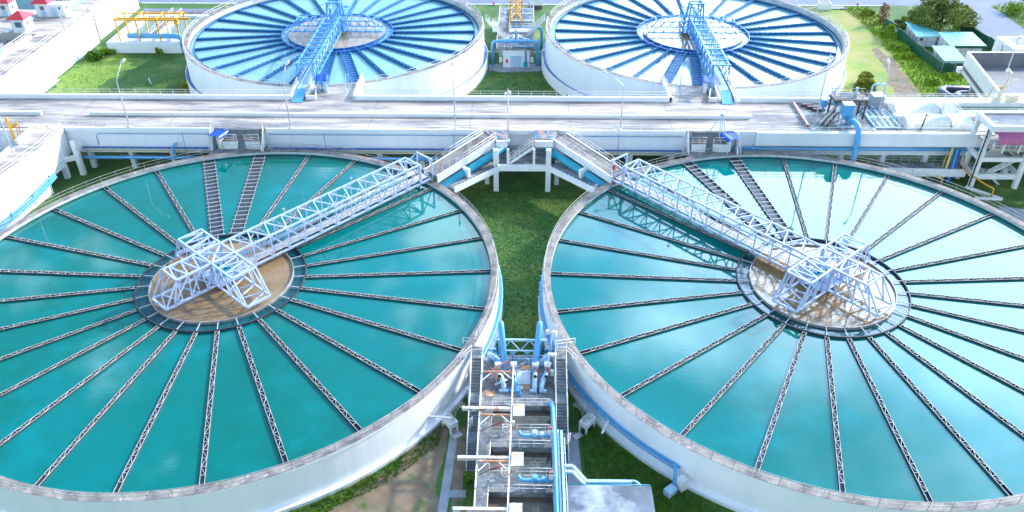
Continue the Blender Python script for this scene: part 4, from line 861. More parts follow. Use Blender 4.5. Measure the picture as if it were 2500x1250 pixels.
for k in range(3):
    x=49.6+k*.75; y=137.6-k*.95
    o=MB().cbox((x+1.0,y,ZR+.01),2.1,.6,.38,0); o.cbox((x+1.0,y,ZR+.39),2.0,.5,.1,0); tag(o.build('concrete_beam','darksteel'),['dark concrete beam nearest the far parapet in the stack by the striped kerb','dark concrete beam in the middle of the stack by the striped kerb','dark concrete beam nearest the steel platform in the stack by the striped kerb'][k],'beam','concrete beams by the striped kerb')
t=thing('inlet_pipe','big sky blue pipe arching over the channel wall down to the near right tank','pipe',(55.9,127,0)); m=MB(); m.tube([(55.6,131.0,ZR+.6),(55.7,129.6,ZR+.9)]+elbow((55.8,128.6,ZR+1.2),(55.9,126.0,ZR+1.9),(55.9,125.6,ZR-.6),6)+[(55.9,125.4,5),(55.9,125.3,0)],.5,16); m.build('pipe','bluepaint',t); m=MB(); m.tube([(55.65,129.8,ZR+.85),(55.7,129.55,ZR+.93)],.64,16); m.tube([(55.9,125.55,6.3),(55.9,125.54,6.5)],.6,16); m.build('flange','bluepaint',t)
t=thing('switch_cabinet','pale grey switch cabinet under the arched vent pipe','cabinet',(62.6,137.3,ZR)); MB().box(61.6,63.5,136.4,138.2,ZR+.2,ZR+2.4).build('body','grey',t); MB().box(61.5,63.6,136.3,138.3,ZR+2.402,ZR+2.55).build('top','white_clean',t); MB().box(61.7,63.4,136.5,138.1,ZR,ZR+.198).build('plinth','black',t)
t=thing('vent_pipe','white arched vent pipe behind the switch cabinet','pipe',(63.4,139.4,ZR)); m=MB(); m.tube([(62.2,139.4,ZR),(62.2,139.4,ZR+3.0)]+elbow((62.2,139.4,ZR+3.1),(62.2,139.4,ZR+3.5),(62.7,139.4,ZR+3.5),4)+elbow((64,139.4,ZR+3.5),(64.5,139.4,ZR+3.5),(64.5,139.4,ZR+3.1),4)+[(64.5,139.4,ZR)],.17,10); m.build('arch','paleblue',t); m=MB()
for x in(63.1,63.7): m.tube([(x,139.6,ZR),(x,139.6,ZR+4.2),(x+.3,139.6,ZR+4.5)],.06,6)
m.build('gooseneck','rail',t)
# vaulted covers
def vault(x0,x1,y0,y1,zb,h,lab):
    t=thing('vault_cover',lab,'cover',((x0+x1)/2,(y0+y1)/2,zb)); n=14; vs=[];fs=[]
    P=lambda f:(y0+(y1-y0)*f,zb+h*(1-(2*f-1)**2)**.6)
    for i in range(n+1):
        y,z=P(i/n); vs+=[(x0,y,z),(x1,y,z)]
    for i in range(n): fs.append((2*i+1,2*i,2*i+2,2*i+3))
    fs+=[tuple(2*i for i in range(n+1)),tuple(2*i+1 for i in range(n+1))[::-1]]
    m=MB(); m.add(vs,fs); m.sm[-len(fs):-2]=[True]*(len(fs)-2); m.build('vault','cover',t); m=MB()
    for k in range(6):
        x=x0+.04+(x1-x0-.08)*k/5; m.tube([(x,P(i/n)[0],P(i/n)[1]+.015) for i in range(n+1)],.03,4)
    m.build('seam','white_clean',t); MB().box(x0-.12,x1+.12,y0-.12,y1+.12,zb-.2,zb+.02).build('kerb','white_clean',t)
vault(65.0,72.6,133.9,137.4,ZR+.25,1.15,'wide white vaulted cover in the far row beside the switch cabinet')
vault(64.9,72.2,128.4,132.0,ZR+.25,1.25,'wide white vaulted cover in the near row behind the black post')
vault(72.9,75.8,133.7,137.4,ZR+.25,1.15,'short white vaulted cover at the pool in the far row'); vault(72.5,76.0,128.3,132.0,ZR+.25,1.2,'short white vaulted cover at the pool in the near row')
m=MB(); m.cbox((73.6,134.4,ZR+.4),1.1,.8,1.9,.2); m.tube([(73.2,134.6,ZR+1.0),(74.0,134.6,ZR+1.0)],.6,12); tag(m.build('blower','white_clean'),'white blower unit in front of the short far vaulted cover','blower')
structure(MB().sheet([(75.9,133.4),(90,133.4),(90,137.8),(75.9,137.8)],ZR+.03).build('water','poolpale')); structure(MB().sheet([(76.1,129.2),(90,129.2),(90,132.2),(76.1,132.2)],ZR+.03).build('water','poolbrown'))
t=thing('pool_edge','white concrete edges and railings round the right hand pools','wall',(78,134,ZR)); m=MB(); m.box(64.2,92,137.82,139.1,ZR+.0,ZR+.75); m.box(64.2,92,132.3,133.3,ZR,ZR+.7); m.box(76.2,92,127.5,129.1,ZR+.0,ZR+.3); m.build('kerb','white_clean',t); m=MB()
for y,a,b in((138.0,64.3,88),(139.0,64.3,91),(132.4,64.3,91),(133.2,76,91),(127.9,60,76)): m.rail([(a,y,ZR+.72),(b,y,ZR+.72)],1,1.6,.04)
for x in(64.4,72.45,72.75,76.0): m.rail([(x,128,ZR+.3),(x,138,ZR+.6)],1,1.6,.045)
m.build('handrail','railwhite',t)
t=thing('screen_channel','pale blue screen channels with dark slots between the cabinet and the vaulted covers','channel',(62,131,ZR)); m=MB(); m.box(59.6,64.1,128.6,135.6,ZR+.012,ZR+.3); m.build('frame','paleblue',t); m=MB()
for k in range(4): m.box(59.9+k*1.05,60.5+k*1.05,128.9,132.2,ZR+.302,ZR+.34); m.box(60.2+k*1.0,60.8+k*1.0,133.2,135.3,ZR+.302,ZR+.36)
m.build('slot','black',t); m=MB()
for x in(59.7,61.1,62.5,64.0): m.rail([(x,128.8,ZR+.3),(x,135.4,ZR+.3)],1,1.6,.04)
m.build('handrail','paleblue',t)
t=thing('black_post','slanted black post with a cap on the deck edge in front of the vaulted cover','post',(66.9,127.6,ZR)); m=MB(); m.tube([(66.9,127.7,ZR),(67.3,127.9,ZR+2.9)],.12,8); m.cbox((67.35,127.9,ZR+2.85),.5,.3,.2); m.cbox((66.9,127.7,ZR),.7,.5,.3); m.build('post','black',t)
# stair tower
t=thing('stair_tower','white concrete stair tower with open landings at the right edge','stair tower',(80,124.5,0))
for x,y,z1 in((75.9,123.3,11.2),(83.2,123.0,7.9),(75.6,127.0,11.6),(83.4,127.6,11.6),(91,123,11)): MB().box(x-.35,x+.35,y-.35,y+.35,0,z1).build('column','white_clean',t)
m=MB(); m.box(76.26,82.84,122.9,123.5,5.0,5.8); m.box(76.26,82.84,122.9,123.5,1.7,2.6); m.box(75.5,76.1,123.66,126.6,5.1,5.8); m.box(75.5,76.1,123.66,126.6,1.8,2.5); m.box(82.9,83.5,123.4,127.2,2.0,2.7); m.box(83.56,90.6,122.8,123.4,7.0,7.7); m.build('beam','white_clean',t)
m=MB(); m.box(76.2,95,121.4,126.8,7.86,8.16); m.box(81,88,123.6,126.4,4.9,5.1); m.box(76.4,78.6,123.6,126.4,2.0,2.2); m.build('landing','deck',t)
m=MB()
for (a,b,n) in (((78.4,124.2,2.2),(82.4,124.2,5.0),14),((82.4,125.4,5.1),(78.8,125.4,8.0),14),((81,124.6,0),(78.6,124.6,2.1),10)):
    for i in range(n):
        f=i/n; m.box(a[0]+(b[0]-a[0])*f,a[0]+(b[0]-a[0])*f+.34,a[1]-.5,a[1]+.5,a[2]+(b[2]-a[2])*f-.15,a[2]+(b[2]-a[2])*f+.08)
m.build('step','white_clean',t)
m=MB(); m.rail([(78.4,123.7,2.2),(82.4,123.7,5.0)],1,1.2,.045); m.rail([(82.4,124.9,5.1),(78.8,124.9,8.0)],1,1.2,.045); m.rail([(76.4,121.5,8.16),(95,121.5,8.16)],1.05,1.2,.045); m.rail([(76.3,126.6,8.16),(76.3,121.5,8.16)],1.05,1.2,.045); m.rail([(76.5,126.3,2.2),(76.5,123.7,2.2),(78.5,123.7,2.2)],1,1.2,.04); m.build('handrail','railwhite',t)
m=MB(); m.box(76.0,95,122.6,127.4,11.3,11.6); m.build('roof_slab','roofslab',t); m=MB(); m.box(75.4,75.98,122.0,127.98,10.9,11.9); m.box(75.99,95,122.0,122.58,10.9,11.9); m.box(75.99,95,127.42,127.98,10.9,11.9); m.build('parapet','white_clean',t)
t=thing('barrel_awning','magenta corrugated barrel awning on posts under the stair tower roof','awning',(84,121.5,8.2)); n=10; m=MB(); vs=[];fs=[]
for i in range(n+1):
    a=R(100-105*i/n); y=122.4-1.7*math.cos(a)*1.0; y=122.3-1.8*math.sin(R(90*i/n)); z=9.4+1.45*math.cos(R(90*i/n)); vs+=[(76.3,y,z),(95,y,z),(76.3,y-.03,z+.05),(95,y-.03,z+.05)]
for i in range(n):
    b=4*i; e=b+4; fs+=[(b,b+1,e+1,e),(b+2,e+2,e+3,b+3),(b,e,e+2,b+2),(b+1,b+3,e+3,e+1)]
m.add(vs,fs,True); m.build('sheet','magenta',t); m=MB()
for k in range(50):
    x=76.5+k*.37; m.tube([(x,122.3-1.8*math.sin(R(9*i))-.03,9.4+1.45*math.cos(R(9*i))+.06) for i in range(n+1)],.045,4)
m.build('rib','magenta',t)
for x in(77.6,80.2,82.8,85.4): MB().bar((x,120.9,7.7),(x,120.7,9.5),.18).build('post','white_clean',t)
t=thing('drain_pipe','black drain pipe strapped to the front corner column of the stair tower','pipe',(75.4,122.9,0)); m=MB(); m.tube([(75.42,122.85,0),(75.42,122.85,11)],.12,8); m.build('pipe','black',t); m=MB()
for z in(2,4.5,7,9.5): m.tube([(75.42,122.85,z),(75.42,122.85,z+.2)],.17,8)
m.build('collar','black',t)
# low gallery and pipes below
t=thing('low_gallery','low white gallery walkway with a railing under the channel at right','gallery',(68,126.5,0)); m=MB(); m.prism([(61,125.2),(75.2,124.8),(75.2,127.6),(61,127.8)],2.0,2.3); m.build('floor','darkdeck',t); m=MB(); m.prism([(61,124.9),(75.2,124.5),(75.2,124.78),(61,125.18)],1.2,2.6); m.build('edge_beam','white_clean',t); m=MB(); m.rail([(61,127.7,2.3),(75.2,127.5,2.3)],1,1.4,.035); m.build('handrail','rail',t)
for x in(62,68.5,75): MB().box(x-.3,x+.3,126,126.6,0,1.99).build('column','white_clean',t)
t=thing('riser_pipes','bundle of yellow and blue riser pipes in front of the channel wall','pipes',(72.5,125.5,0)); m=MB()
m.tube([(72.4,126.0,6.0),(71.6,124.6,0)],.2,10); m.tube([(70.2,124.5,1.4),(71.3,124.4,1.0),(71.5,124.4,0)],.16,8); m.build('yellow_pipe','yellowpipe',t)
for k in range(3): MB().tube([(72.95+k*.4,126.1,5.6),(72.4+k*.4,124.7,0)],.17,8).build('blue_pipe','bluepaint' if k%2 else 'deepblue',t)
MB().tube([(71.8,126.1,5.4),(71.0,124.8,.6)],.13,8).build('rusty_pipe','rust',t)
pipe('gas_pipe','bright yellow pipe with bends beside the stair tower foot',[(75.0,126.2,4.4),(74.5,124.6,2.7),(76.9,121.6,1.7),(78.1,120.2,1.4),(77.9,119.9,0)],.13,'yellow')
t=thing('ramp_wall','low white kerb of a ground pit at the stair tower foot','kerb',(77,120,0)); m=MB(); m.bar((75,123.0,.2),(79.3,118.9,.2),.3,.4); m.bar((79.3,118.9,.2),(74.8,119.2,.2),.3,.4); m.build('kerb','white_clean',t)
# ------------------------------------------------------------------ raised basin upper right
t=thing('raised_basin','raised white concrete basin with a grey floor on columns, upper right','basin',(98,152,0))
m=MB(); m.prism([(90.0,163.0),(86.7,141.5),(120,141.5),(120,163.0)],5.4,6.2); m.build('floor','floorgrey',t)
m=MB(); m.prism([(90.0,163.0),(86.7,141.5),(87.15,141.5),(90.45,163.0)],4.6,9.0); m.prism([(90.46,162.55),(120,162.55),(120,163.0),(90.46,163.0)],4.8,9.0); m.prism([(87.16,141.5),(92.5,141.5),(92.5,141.95),(87.22,141.95)],4.8,9.0); m.build('side_wall','white_clean',t)
m=MB(); m.box(90.5,120,162.49,162.545,6.21,8.98); m.build('grey_lining','floorgrey',t)  # grey sheet over the inner face of the far wall
for x,y in((91.5,159.5),(90.6,153),(89.2,144),(104,160)): MB().box(x-.4,x+.4,y-.4,y+.4,0,5.39).build('column','lip',t)
m=MB(); m.box(89.2,91.6,162.2,163.6,4.6,5.6); m.build('corbel','white_clean',t)
t=thing('pump_house','white flat roofed building with a dark roof opening at the right edge','building',(112,184,0)); m=MB(); m.box(107.3,130,176,184.4,0,4.6); m.build('wall','white_clean',t); MB().box(109.5,130,179.0,183.9,4.602,4.66).build('roof_opening','darksteel',t); MB().tube([(107.2,180.5,.6),(107.2,180.5,3.6),(107.2,180.9,3.9)],.12,6).build('conduit','grey',t)
for k,(dx,lab) in enumerate(((0,'outer dark pipe bend on the weeds beside the raised basin'),(2.2,'inner dark pipe bend beside the raised basin column'))):
    x=86.2+dx; y=162.4-dx*1.15; pts=[(100,y,1.0)]+elbow((x+1.8,y,1.0),(x,y,1.0),(x+.2,y-2,1.0),6)+[(x+2.2,y-13+dx*2,1.0)]
    tag(MB().tube(pts,.85,16).build('water_main','blackpipe'),lab,'pipe')
t=thing('jib_crane','cream and yellow hydraulic jib on the pool edge before the raised basin','crane',(84.6,138.6,ZR)); m=MB(); m.cbox((84.6,138.8,ZR+.7),1.2,.8,.9); m.bar((84.8,138.8,ZR+1.5),(85.8,139.4,ZR+4.0),.45,.6); m.bar((85.8,139.4,ZR+4.0),(86.1,139.6,ZR+5.6),.3); m.bar((86.1,139.6,ZR+5.6),(85.5,140,ZR+6.3),.3); m.cbox((87.2,138.7,ZR+.7),2.0,1.0,1.3,.3); m.build('arm','cream',t); m=MB(); m.bar((82.7,138.7,ZR+.7),(83.6,139.2,ZR+3.4),.12); m.bar((83.6,139.2,ZR+3.4),(85.2,139.3,ZR+3.2),.14); m.cbox((85.2,139.2,ZR+2.8),.5,.4,.5); m.build('yellow_stay','yellow',t); m=MB(); m.rail([(86.5,139.8,ZR+3),(88.5,139.8,ZR+3),(88.5,141,ZR+3),(86.5,141,ZR+3)],1,1,.04,1,True); m.rail([(87.5,137,ZR+.7),(92,134,ZR+.7)],1,1.2,.045); m.rail([(88.5,138.2,ZR+.7),(94,134.5,ZR+.7)],1.2,1.2,.045); m.build('cage','railwhite',t)
# ------------------------------------------------------------------ sheds and fences
def shed(x0,x1,y0,y1,h0,h1,lab,fascia=False,open_=True):
    t=thing('shed',lab,'shed',((x0+x1)/2,(y0+y1)/2,0)); o=.5
    m=MB(); m.prism([(x0,y0),(x1,y0),(x1,y1),(x0,y1)],0,[h0-.1,h0-.1,h1-.1,h1-.1]); m.build('wall','white_clean',t)
    m=MB(); m.prism([(x0-o,y0-o),(x1+o,y0-o),(x1+o,y1+o),(x0-o,y1+o)],[h0-.08,h0-.08,h1-.08,h1-.08],[h0,h0,h1,h1]); n=int((y1-y0)/1.2)
    m.build('roof','turq',t); m=MB()
    for k in range(1,5): x=x0-o+(x1-x0+2*o)*k/5; m.bar((x,y0-o,h0+.012),(x,y1+o,h1+.012),.05,.03)
    m.build('roof_seam','cyanpipe',t)
    if fascia: m=MB(); m.box(x0-o,x1+o,y0-o-.1,y0-o-.003,h0-.6,h0-.02); m.build('fascia','greensheet',t)
    m=MB(); k=max(2,int((x1-x0)/2.2))
    for i in range(k+1): x=x0+(x1-x0)*i/k; m.box(x-.05,x+.05,y0-.06,y0-.002,0,h0-.12)
    m.box(x0,x1,y0-.05,y0-.001,h0*.45,h0*.45+.08)
    for i in range(4): y=y0+(y1-y0)*i/3.2; m.box(x0-.12,x0-.002,y,y+.1,.0,h0-.2)
    each(m,'frame_rib','grey',t)
    for yy in(y0+.8,): f=sub(t,MB().box(x0+.6,x0+1.4,y0-.09,y0-.062,h0*.55,h0*.55+.6).build('window','black',t)); MB().box(x0+.66,x0+1.34,y0-.1,y0-.092,h0*.55+.06,h0*.55+.54).build('pane','glass',f)
    return t
shed(92.4,97.0,190.3,197.3,2.6,3.4,'turquoise roofed shed behind the others, nearest the big tree'); shed(97.2,104.4,183.3,190.0,3.0,3.5,'largest turquoise roofed shed with a dark green fascia',True); shed(92.7,96.7,175.4,181.9,2.4,3.1,'turquoise roofed shed nearest the raised basin')
def fence(pts,h,lab,m_='greensheet'):
    t=thing('sheet_fence',lab,'fence',(pts[0][0],pts[0][1],0)); m=MB(); post=[]
    for (x0,y0),(x1,y1) in zip(pts[:-1],pts[1:]):
        d=math.hypot(x1-x0,y1-y0); n=max(1,int(d/1.25))
        for i in range(n):
            a=i/n;b=(i+1)/n; j=random.uniform(-.08,.08); m.bar((x0+(x1-x0)*a,y0+(y1-y0)*a,h/2+j),(x0+(x1-x0)*b,y0+(y1-y0)*b,h/2+j),.06 if i%2 else .1,h+j)
            post.append((x0+(x1-x0)*a,y0+(y1-y0)*a))
    m.build('sheeting',m_,t); m=MB()
    for i,(x,y) in enumerate(post):
        if i%2==0: m.bar((x,y-.06,0),(x,y-.06,h+.1),.07)
    m.build('post','rust' if len(pts)>2 else 'grey',t)
fence([(89.4,203.5),(90.2,198.6)],2.6,'short dark green sheet fence at the left of the sheds'); fence([(90.4,196.6),(90.6,189),(90.9,181.5),(91.2,176.0),(91.5,174.2)],2.4,'long dark green sheet fence along the weeds in front of the sheds'); fence([(91.7,173.9),(99.5,173.7)],2.3,'dark green sheet fence between the nearest shed and the raised basin')
fence([(106.6,203),(108.4,194),(109.6,186.0),(112.4,186.2)],2.6,'dark green sheet fence along the side road behind the sheds')
# ------------------------------------------------------------------ near filter block between the tanks
ZD=3.0
t=thing('filter_block','concrete filter block with dark brown pools and railings between the near tanks','filter tank',(-.5,62,0))
m=MB(); m.box(-4.7,3.75,67.25,74.7,0,ZD-.05); m.box(-4.7,-3.55,44,67.24,0,ZD-.05); m.box(3.2,3.75,44,67.24,0,ZD-.05); m.box(-3.54,3.19,61.0,63.4,0,ZD-.05); m.box(-3.54,3.19,55.0,57.3,0,ZD-.05); m.build('wall','darkdeck',t)
m=MB(); m.box(-4.75,3.8,67.2,74.75,ZD-.048,ZD); m.box(-4.75,-3.5,44,67.19,ZD-.048,ZD); m.box(3.15,3.8,44,67.19,ZD-.048,ZD); m.box(-3.49,3.14,60.95,63.42,ZD-.048,ZD); m.box(-3.49,3.14,54.95,57.32,ZD-.048,ZD); m.build('deck','blockdeck',t)
m=MB(); h=1.0
m.rail([(-3.4,44,ZD),(-3.4,54.9,ZD)],h,1.5,.03); m.rail([(-3.4,57.4,ZD),(-3.4,60.9,ZD)],h,1.5,.03); m.rail([(-3.4,63.5,ZD),(-3.4,67.3,ZD),(3.0,67.3,ZD),(3.5,66.6,ZD)],h,1.55,.032); m.build('side_rail','railwhite',t)
m=MB(); m.rail([(-3.4,61.05,ZD),(3.1,61.05,ZD)],h,1.55,.032); m.build('cross_rail','railwhite',t); m=MB(); m.rail([(-3.4,63.35,ZD),(-1.6,63.35,ZD)],h,1.2,.03); m.build('cross_rail','railwhite',t); m=MB(); m.rail([(-.6,63.35,ZD),(3.1,63.35,ZD)],h,1.55,.03); m.build('cross_rail','railwhite',t); m=MB(); m.rail([(-3.4,55.05,ZD),(3.1,55.05,ZD)],h,1.55,.032); m.build('cross_rail','railwhite',t); m=MB(); m.rail([(-3.4,57.25,ZD),(-1.6,57.25,ZD)],h,1.2,.03); m.build('cross_rail','railwhite',t); m=MB(); m.rail([(-.6,57.25,ZD),(3.1,57.25,ZD)],h,1.55,.03); m.build('cross_rail','railwhite',t)
m=MB(); m.rail([(-4.5,74.6,ZD),(3.7,74.6,ZD),(3.7,70.2,ZD)],h,2,.032); m.build('back_rail','railwhite',t)
m=MB()
for k,(a,b) in enumerate(((-4.3,68.6),(-.3,69.7),(-.2,73.2))): m.box(a,a+1.1,b,b+.9,ZD+.002,ZD+.03)
m.build('floor_grating','rust',t)
m=MB(); m.box(-.7,.9,70.7,73.0,ZD+.002,ZD+.02); m.build('floor_plate','lip',t)
m=MB()
for y0,n in((57.6,4),(49.5,4)):
    for i in range(n):
        for j in range(6): m.disc(.12,2.212,10,(-2.8+j*1.1+(i%2)*.5,y0+.5+i*.85))
m.build('nozzle','black',t)
for y0,y1 in((63.42,67.2),(57.32,60.95),(44,54.95)): structure(MB().sheet([(-3.5,y0),(3.15,y0),(3.15,y1),(-3.5,y1)],2.2).build('water','poolbrown'))
def long_stair(x0,x1,lab):
    t=thing('outside_stair',lab,'stair',((x0+x1)/2,66,0)); m=MB(); y=72.6; z=ZF-.02; n=28; i=0
    m.box(x0,x1,72.62,73.6,ZF-.25,ZF)
    while i<n:
        z-=ZF/n-.001; m.box(x0,x1,y-.34,y+.02,max(0,z-.45),z); m.box(x0,x1,y-.34,y-.28,z+.001,z+.012); y-=.335; i+=1
        if i in(11,20): m.box(x0,x1,y-1.5,y-.005+.0,max(0,z-.4),z-.002); y-=1.5
    m.build('step','stair',t); e=y
    pts=[(72.6,ZF)]; yy=72.6; zz=ZF; 
    for k,a in enumerate((11,9,8)):
        yy-=a*.335; zz-=a*ZF/n; pts.append((yy,max(zz,.02)))
        if k<2: yy-=1.5; pts.append((yy,zz))
    m=MB(); nos=MB()
    for xx,o in((x0,-.1),(x1,.1)):
        for (ya,za),(yb,zb) in zip(pts[:-1],pts[1:]): m.bar((xx+o*.6,ya,za-.05),(xx+o*.6,yb,zb-.05),.1,.4)
    m.build('stringer','white_clean',t); m=MB()
    for xx in(x0-.06,x1+.06): m.rail([(xx,ya,za+.1) for ya,za in pts],.95,1.3,.04)
    m.rail([(x0-.06,73.6,ZF),(x1+.06,73.6,ZF)],1,1,.04); m.build('handrail','railwhite',t); return t
long_stair(-6.0,-4.85,'long grey stair down from the near left tank beside the filter block'); long_stair(3.85,5.0,'long grey stair down from the near right tank beside the filter block')
t=thing('rim_landing','short concrete landing from the near left tank rim to the stair head','landing',(-5.6,74.2,0)); m=MB(); m.prism([(-6.15,73.62),(-4.8,73.62),(-4.8,74.8),(-6.9,74.8)],ZF-.3,ZF); m.build('slab','rim',t); m=MB(); m.rail([(-4.8,73.7,ZF),(-4.8,74.7,ZF),(-7.2,75.2,ZF)],1.0,1.2,.045); m.rail([(-6.1,73.7,ZF),(-7.3,71.9,ZF)],1.0,1.2,.045); m.build('handrail','railwhite',t)
t=thing('rim_landing','short concrete landing from the near right tank rim to the stair head','landing',(4.4,74.2,0)); m=MB(); m.prism([(3.8,73.62),(5.15,73.62),(5.9,74.8),(3.8,74.8)],ZF-.3,ZF); m.build('slab','rim',t); m=MB(); m.rail([(3.85,73.7,ZF),(3.85,74.7,ZF),(6.2,75.2,ZF)],1.0,1.2,.045); m.rail([(5.1,73.7,ZF),(6.3,71.9,ZF)],1.0,1.2,.045); m.build('handrail','railwhite',t)
# monorail frame
t=thing('monorail_frame','rusty white steel monorail frame over the brown filter pools','frame',(-2.8,60,ZD)); zt=5.6
m=MB(); m.bar((-1.08,71.6,zt),(-1.42,44,zt),.15,.26); m.build('centre_rail','rustbeam',t); m=MB(); m.bar((-4.75,71.9,zt-.4),(-4.5,44,zt-.4),.14,.24); m.build('side_rail','rustbeam',t)
for y in(70.2,63.4,56.9,50.4):
    x0=-4.73+.2*(70-y)/26; x1=-1.1-.3*(70-y)/27; m=MB(); m.bar((x0+.1,y-.1,zt-.15),(x1-.1,y-.1,zt-.15),.17,.2); m.build('cross_beam','rust',t)
    m=MB(); m.bar((x0+.2,y-1.3,zt-.25),(x0+1.2,y-.1,zt-.2),.09); m.bar((x1-.15,y-1.3,zt-.1),(x1-1.2,y-.1,zt-.15),.09); m.build('knee_brace','rustbeam',t)
    MB().bar((x0,y,ZD),(x0,y,zt-.5),.16).build('post','rustbeam',t)
for y in(64.3,57.3,50.9):
    m=MB(); z=5.35; m.box(-6.6,-1.25,y-.16,y+.16,z+.14,z+.2); m.box(-6.6,-1.25,y-.03,y+.03,z-.14,z+.138); m.box(-6.6,-1.25,y-.16,y+.16,z-.2,z-.142); m.build('hoist_beam','rustbeam',t)
for k,y in enumerate((64.2,57.3,50.9)):
    m=MB(); m.box(-1.02-k*.08,.22-k*.08,y-1.35,y+.45,5.75,5.83); o=sub(t,m.build('motor_roof','galv',t)); MB().sheet(ragged([(-.98-k*.08,y-.2+k*.06),(.19-k*.08,y-.2-k*.03),(.19-k*.08,y+.42),(-.98-k*.08,y+.42)],.3,.03+.02*k,k),5.836).build('rust_patch','rustlight',o)
for k,(y,lab) in enumerate(((62.2,'blue pump and pipe run on the wall between the two upper pools'),(56.1,'blue pump and pipe run on the wall between the two lower pools'))):
    t=thing('pump_set',lab,'pump',(1,y,ZD)); m=MB(); m.tube(elbow((-.35,y+.5,ZD+.6),(-.3,y,ZD+.45),(.3,y,ZD+.45))+[(2.9,y,ZD+.45)],.2,10); m.build('pipe','bluepaint',t); m=MB(); m.tube([(1.35,y,ZD+.3),(1.35,y,ZD+1.15)],.3,12); m.tube([(2.1+k*.1,y,ZD+.3),(2.1+k*.1,y,ZD+.9)],.24,12); m.build('motor','bluepaint' if k else 'paleblue',t); MB().cbox((2.95,y+.1,ZD+.6),.42,.3,.9).build('control_box','white_clean',t); MB().cbox((2.95,y+.1,ZD+1.505),.5,.38,.22).build('box_hood','maroon',t); MB().bar((2.95,y+.1,ZD),(2.95,y+.1,ZD+.6),.12).build('stand','bluepaint',t)
    t=thing('cage_ladder',['hooped cage ladder into the pool beside the upper pump','hooped cage ladder into the pool beside the lower pump'][k],'ladder',(-1.75,y+.9,ZD)); m=MB()
    for z in(ZD+.3,ZD+.75,ZD+1.2): m.tube([(-1.75+.42*math.cos(R(a)),y+1.0+.42*math.sin(R(a)),z) for a in range(0,361,30)],.035,5)
    for a in(20,90,160,270): m.tube([(-1.75+.42*math.cos(R(a)),y+1.0+.42*math.sin(R(a)),1.5),(-1.75+.42*math.cos(R(a)),y+1.0+.42*math.sin(R(a)),ZD+1.25)],.03,4)
    m.build('hoop','railwhite',t); MB().cbox((-1.05,y+1.1,ZD+.9),.45,.3,.6).build('switch_box','cream',t)
    t=thing('davit_arm',['maroon davit arm with a dark strut by the upper cage ladder','maroon davit arm with a dark strut by the lower cage ladder'][k],'davit',(-3.4,y+.6,ZD)); MB().tube([(-3.3,y+.7,ZD+1.2),(-2.0,y+1.0,ZD+1.5)],.12,8).build('arm','maroon',t); MB().tube([(-4.5,y+.1,ZD+1.0),(-3.3,y+.7,ZD+1.2)],.05,6).build('strut','darksteel',t)
t=thing('davit_arm','pale blue davit arm with a dark strut on the valve deck','davit',(-3.6,69,ZD)); MB().tube([(-3.2,69.2,ZD+1.3),(-1.8,69.7,ZD+1.6)],.1,8).build('arm','paleblue',t); MB().tube([(-4.5,68.6,ZD+1.0),(-3.2,69.2,ZD+1.3)],.05,6).build('strut','darksteel',t)
t=thing('small_crane','faded pink jib crane on the valve deck','crane',(-3.3,71.3,ZD)); m=MB(); a=Vector((-3.5,71.3,ZD)); 
for dx,dy in((-.3,-.4),(.5,-1.0),(.1,.3)): m.bar((-3.5+dx,71.3+dy,ZD),(-3.3,71.3,ZD+1.9),.09)
m.bar((-3.6,71.2,ZD+1.8),(-1.7,72.0,ZD+2.5),.14); m.bar((-1.75,72,ZD+2.45),(-1.6,71.6,ZD+.9),.07); m.bar((-1.85,71.95,ZD+2.4),(-1.9,71.5,ZD+.8),.07); m.bar((-1.9,71.8,ZD+1.6),(-1.66,71.8,ZD+1.6),.06); m.build('jib','pinkcrane',t)
vl=['leftmost','inner left','inner right','rightmost']
for k,(x,lean) in enumerate(((-2.35,-.55),(-1.1,-.1),(1.35,.1),(2.2,.55))):
    t=thing('valve_pipe','blue '+vl[k]+' valve pipe with a white actuator on the valve deck','valve',(x,71,ZD)); xb=x+(.15 if k<2 else 0); xt=xb+lean*1.3
    m=MB(); m.tube([(xb,69.6,ZD+.1),(xb,69.9,ZD+.5),(xb+lean*.4,70.8,ZD+.75),(xt,72.2,ZD+.8),(xt+lean*.3,73.4,ZD+.7)],.28,12); m.box(xb-.55,xb+.55,69.3,69.6,ZD,ZD+.28); m.build('pipe','paleblue' if k!=1 else 'bluepaint',t)
    m=MB(); m.tube([(xt,71.8,ZD+1.0),(xt-lean*.2,71.2,ZD+1.15)],.2,10); m.tube([(xt,72.1,ZD+1.0),(xt,72.1,ZD+1.4)],.22,10); m.build('gearbox','rust',t); m=MB(); m.cbox((xt,72.4,ZD+1.35),.75,.55,.4,-lean*.5); m.tube([(xt-lean*.2,71.3,ZD+1.15),(xt-lean*.35,70.8,ZD+1.2)],.19,10); m.build('actuator','white_clean',t); MB().tube([(xt-lean*.35,70.8,ZD+1.2),(xt-lean*.4,70.65,ZD+1.2)],.195,10).build('actuator_cap','black',t)
def wheel(x,y,zb,h,lab,r=.3,tilt=0):
    t=thing('handwheel_valve',lab,'valve',(x,y,zb)); m=MB(); m.tube([(x,y,zb),(x,y,zb+.25),(x,y,zb+h*.6),(x,y,zb+h)],[.26,.16,.1,.06],10); m.build('pedestal','bluepaint',t); m=MB(); z=zb+h
    m.tube([(x+r*math.cos(R(a)),y+r*math.sin(R(a)),z+tilt*math.cos(R(a))) for a in range(0,360,30)],.045,6,True)
    for a in(0,60,120): m.bar((x-r*math.cos(R(a)),y-r*math.sin(R(a)),z-tilt*math.cos(R(a))),(x+r*math.cos(R(a)),y+r*math.sin(R(a)),z+tilt*math.cos(R(a))),.05)
    m.build('handwheel','bluepaint',t)
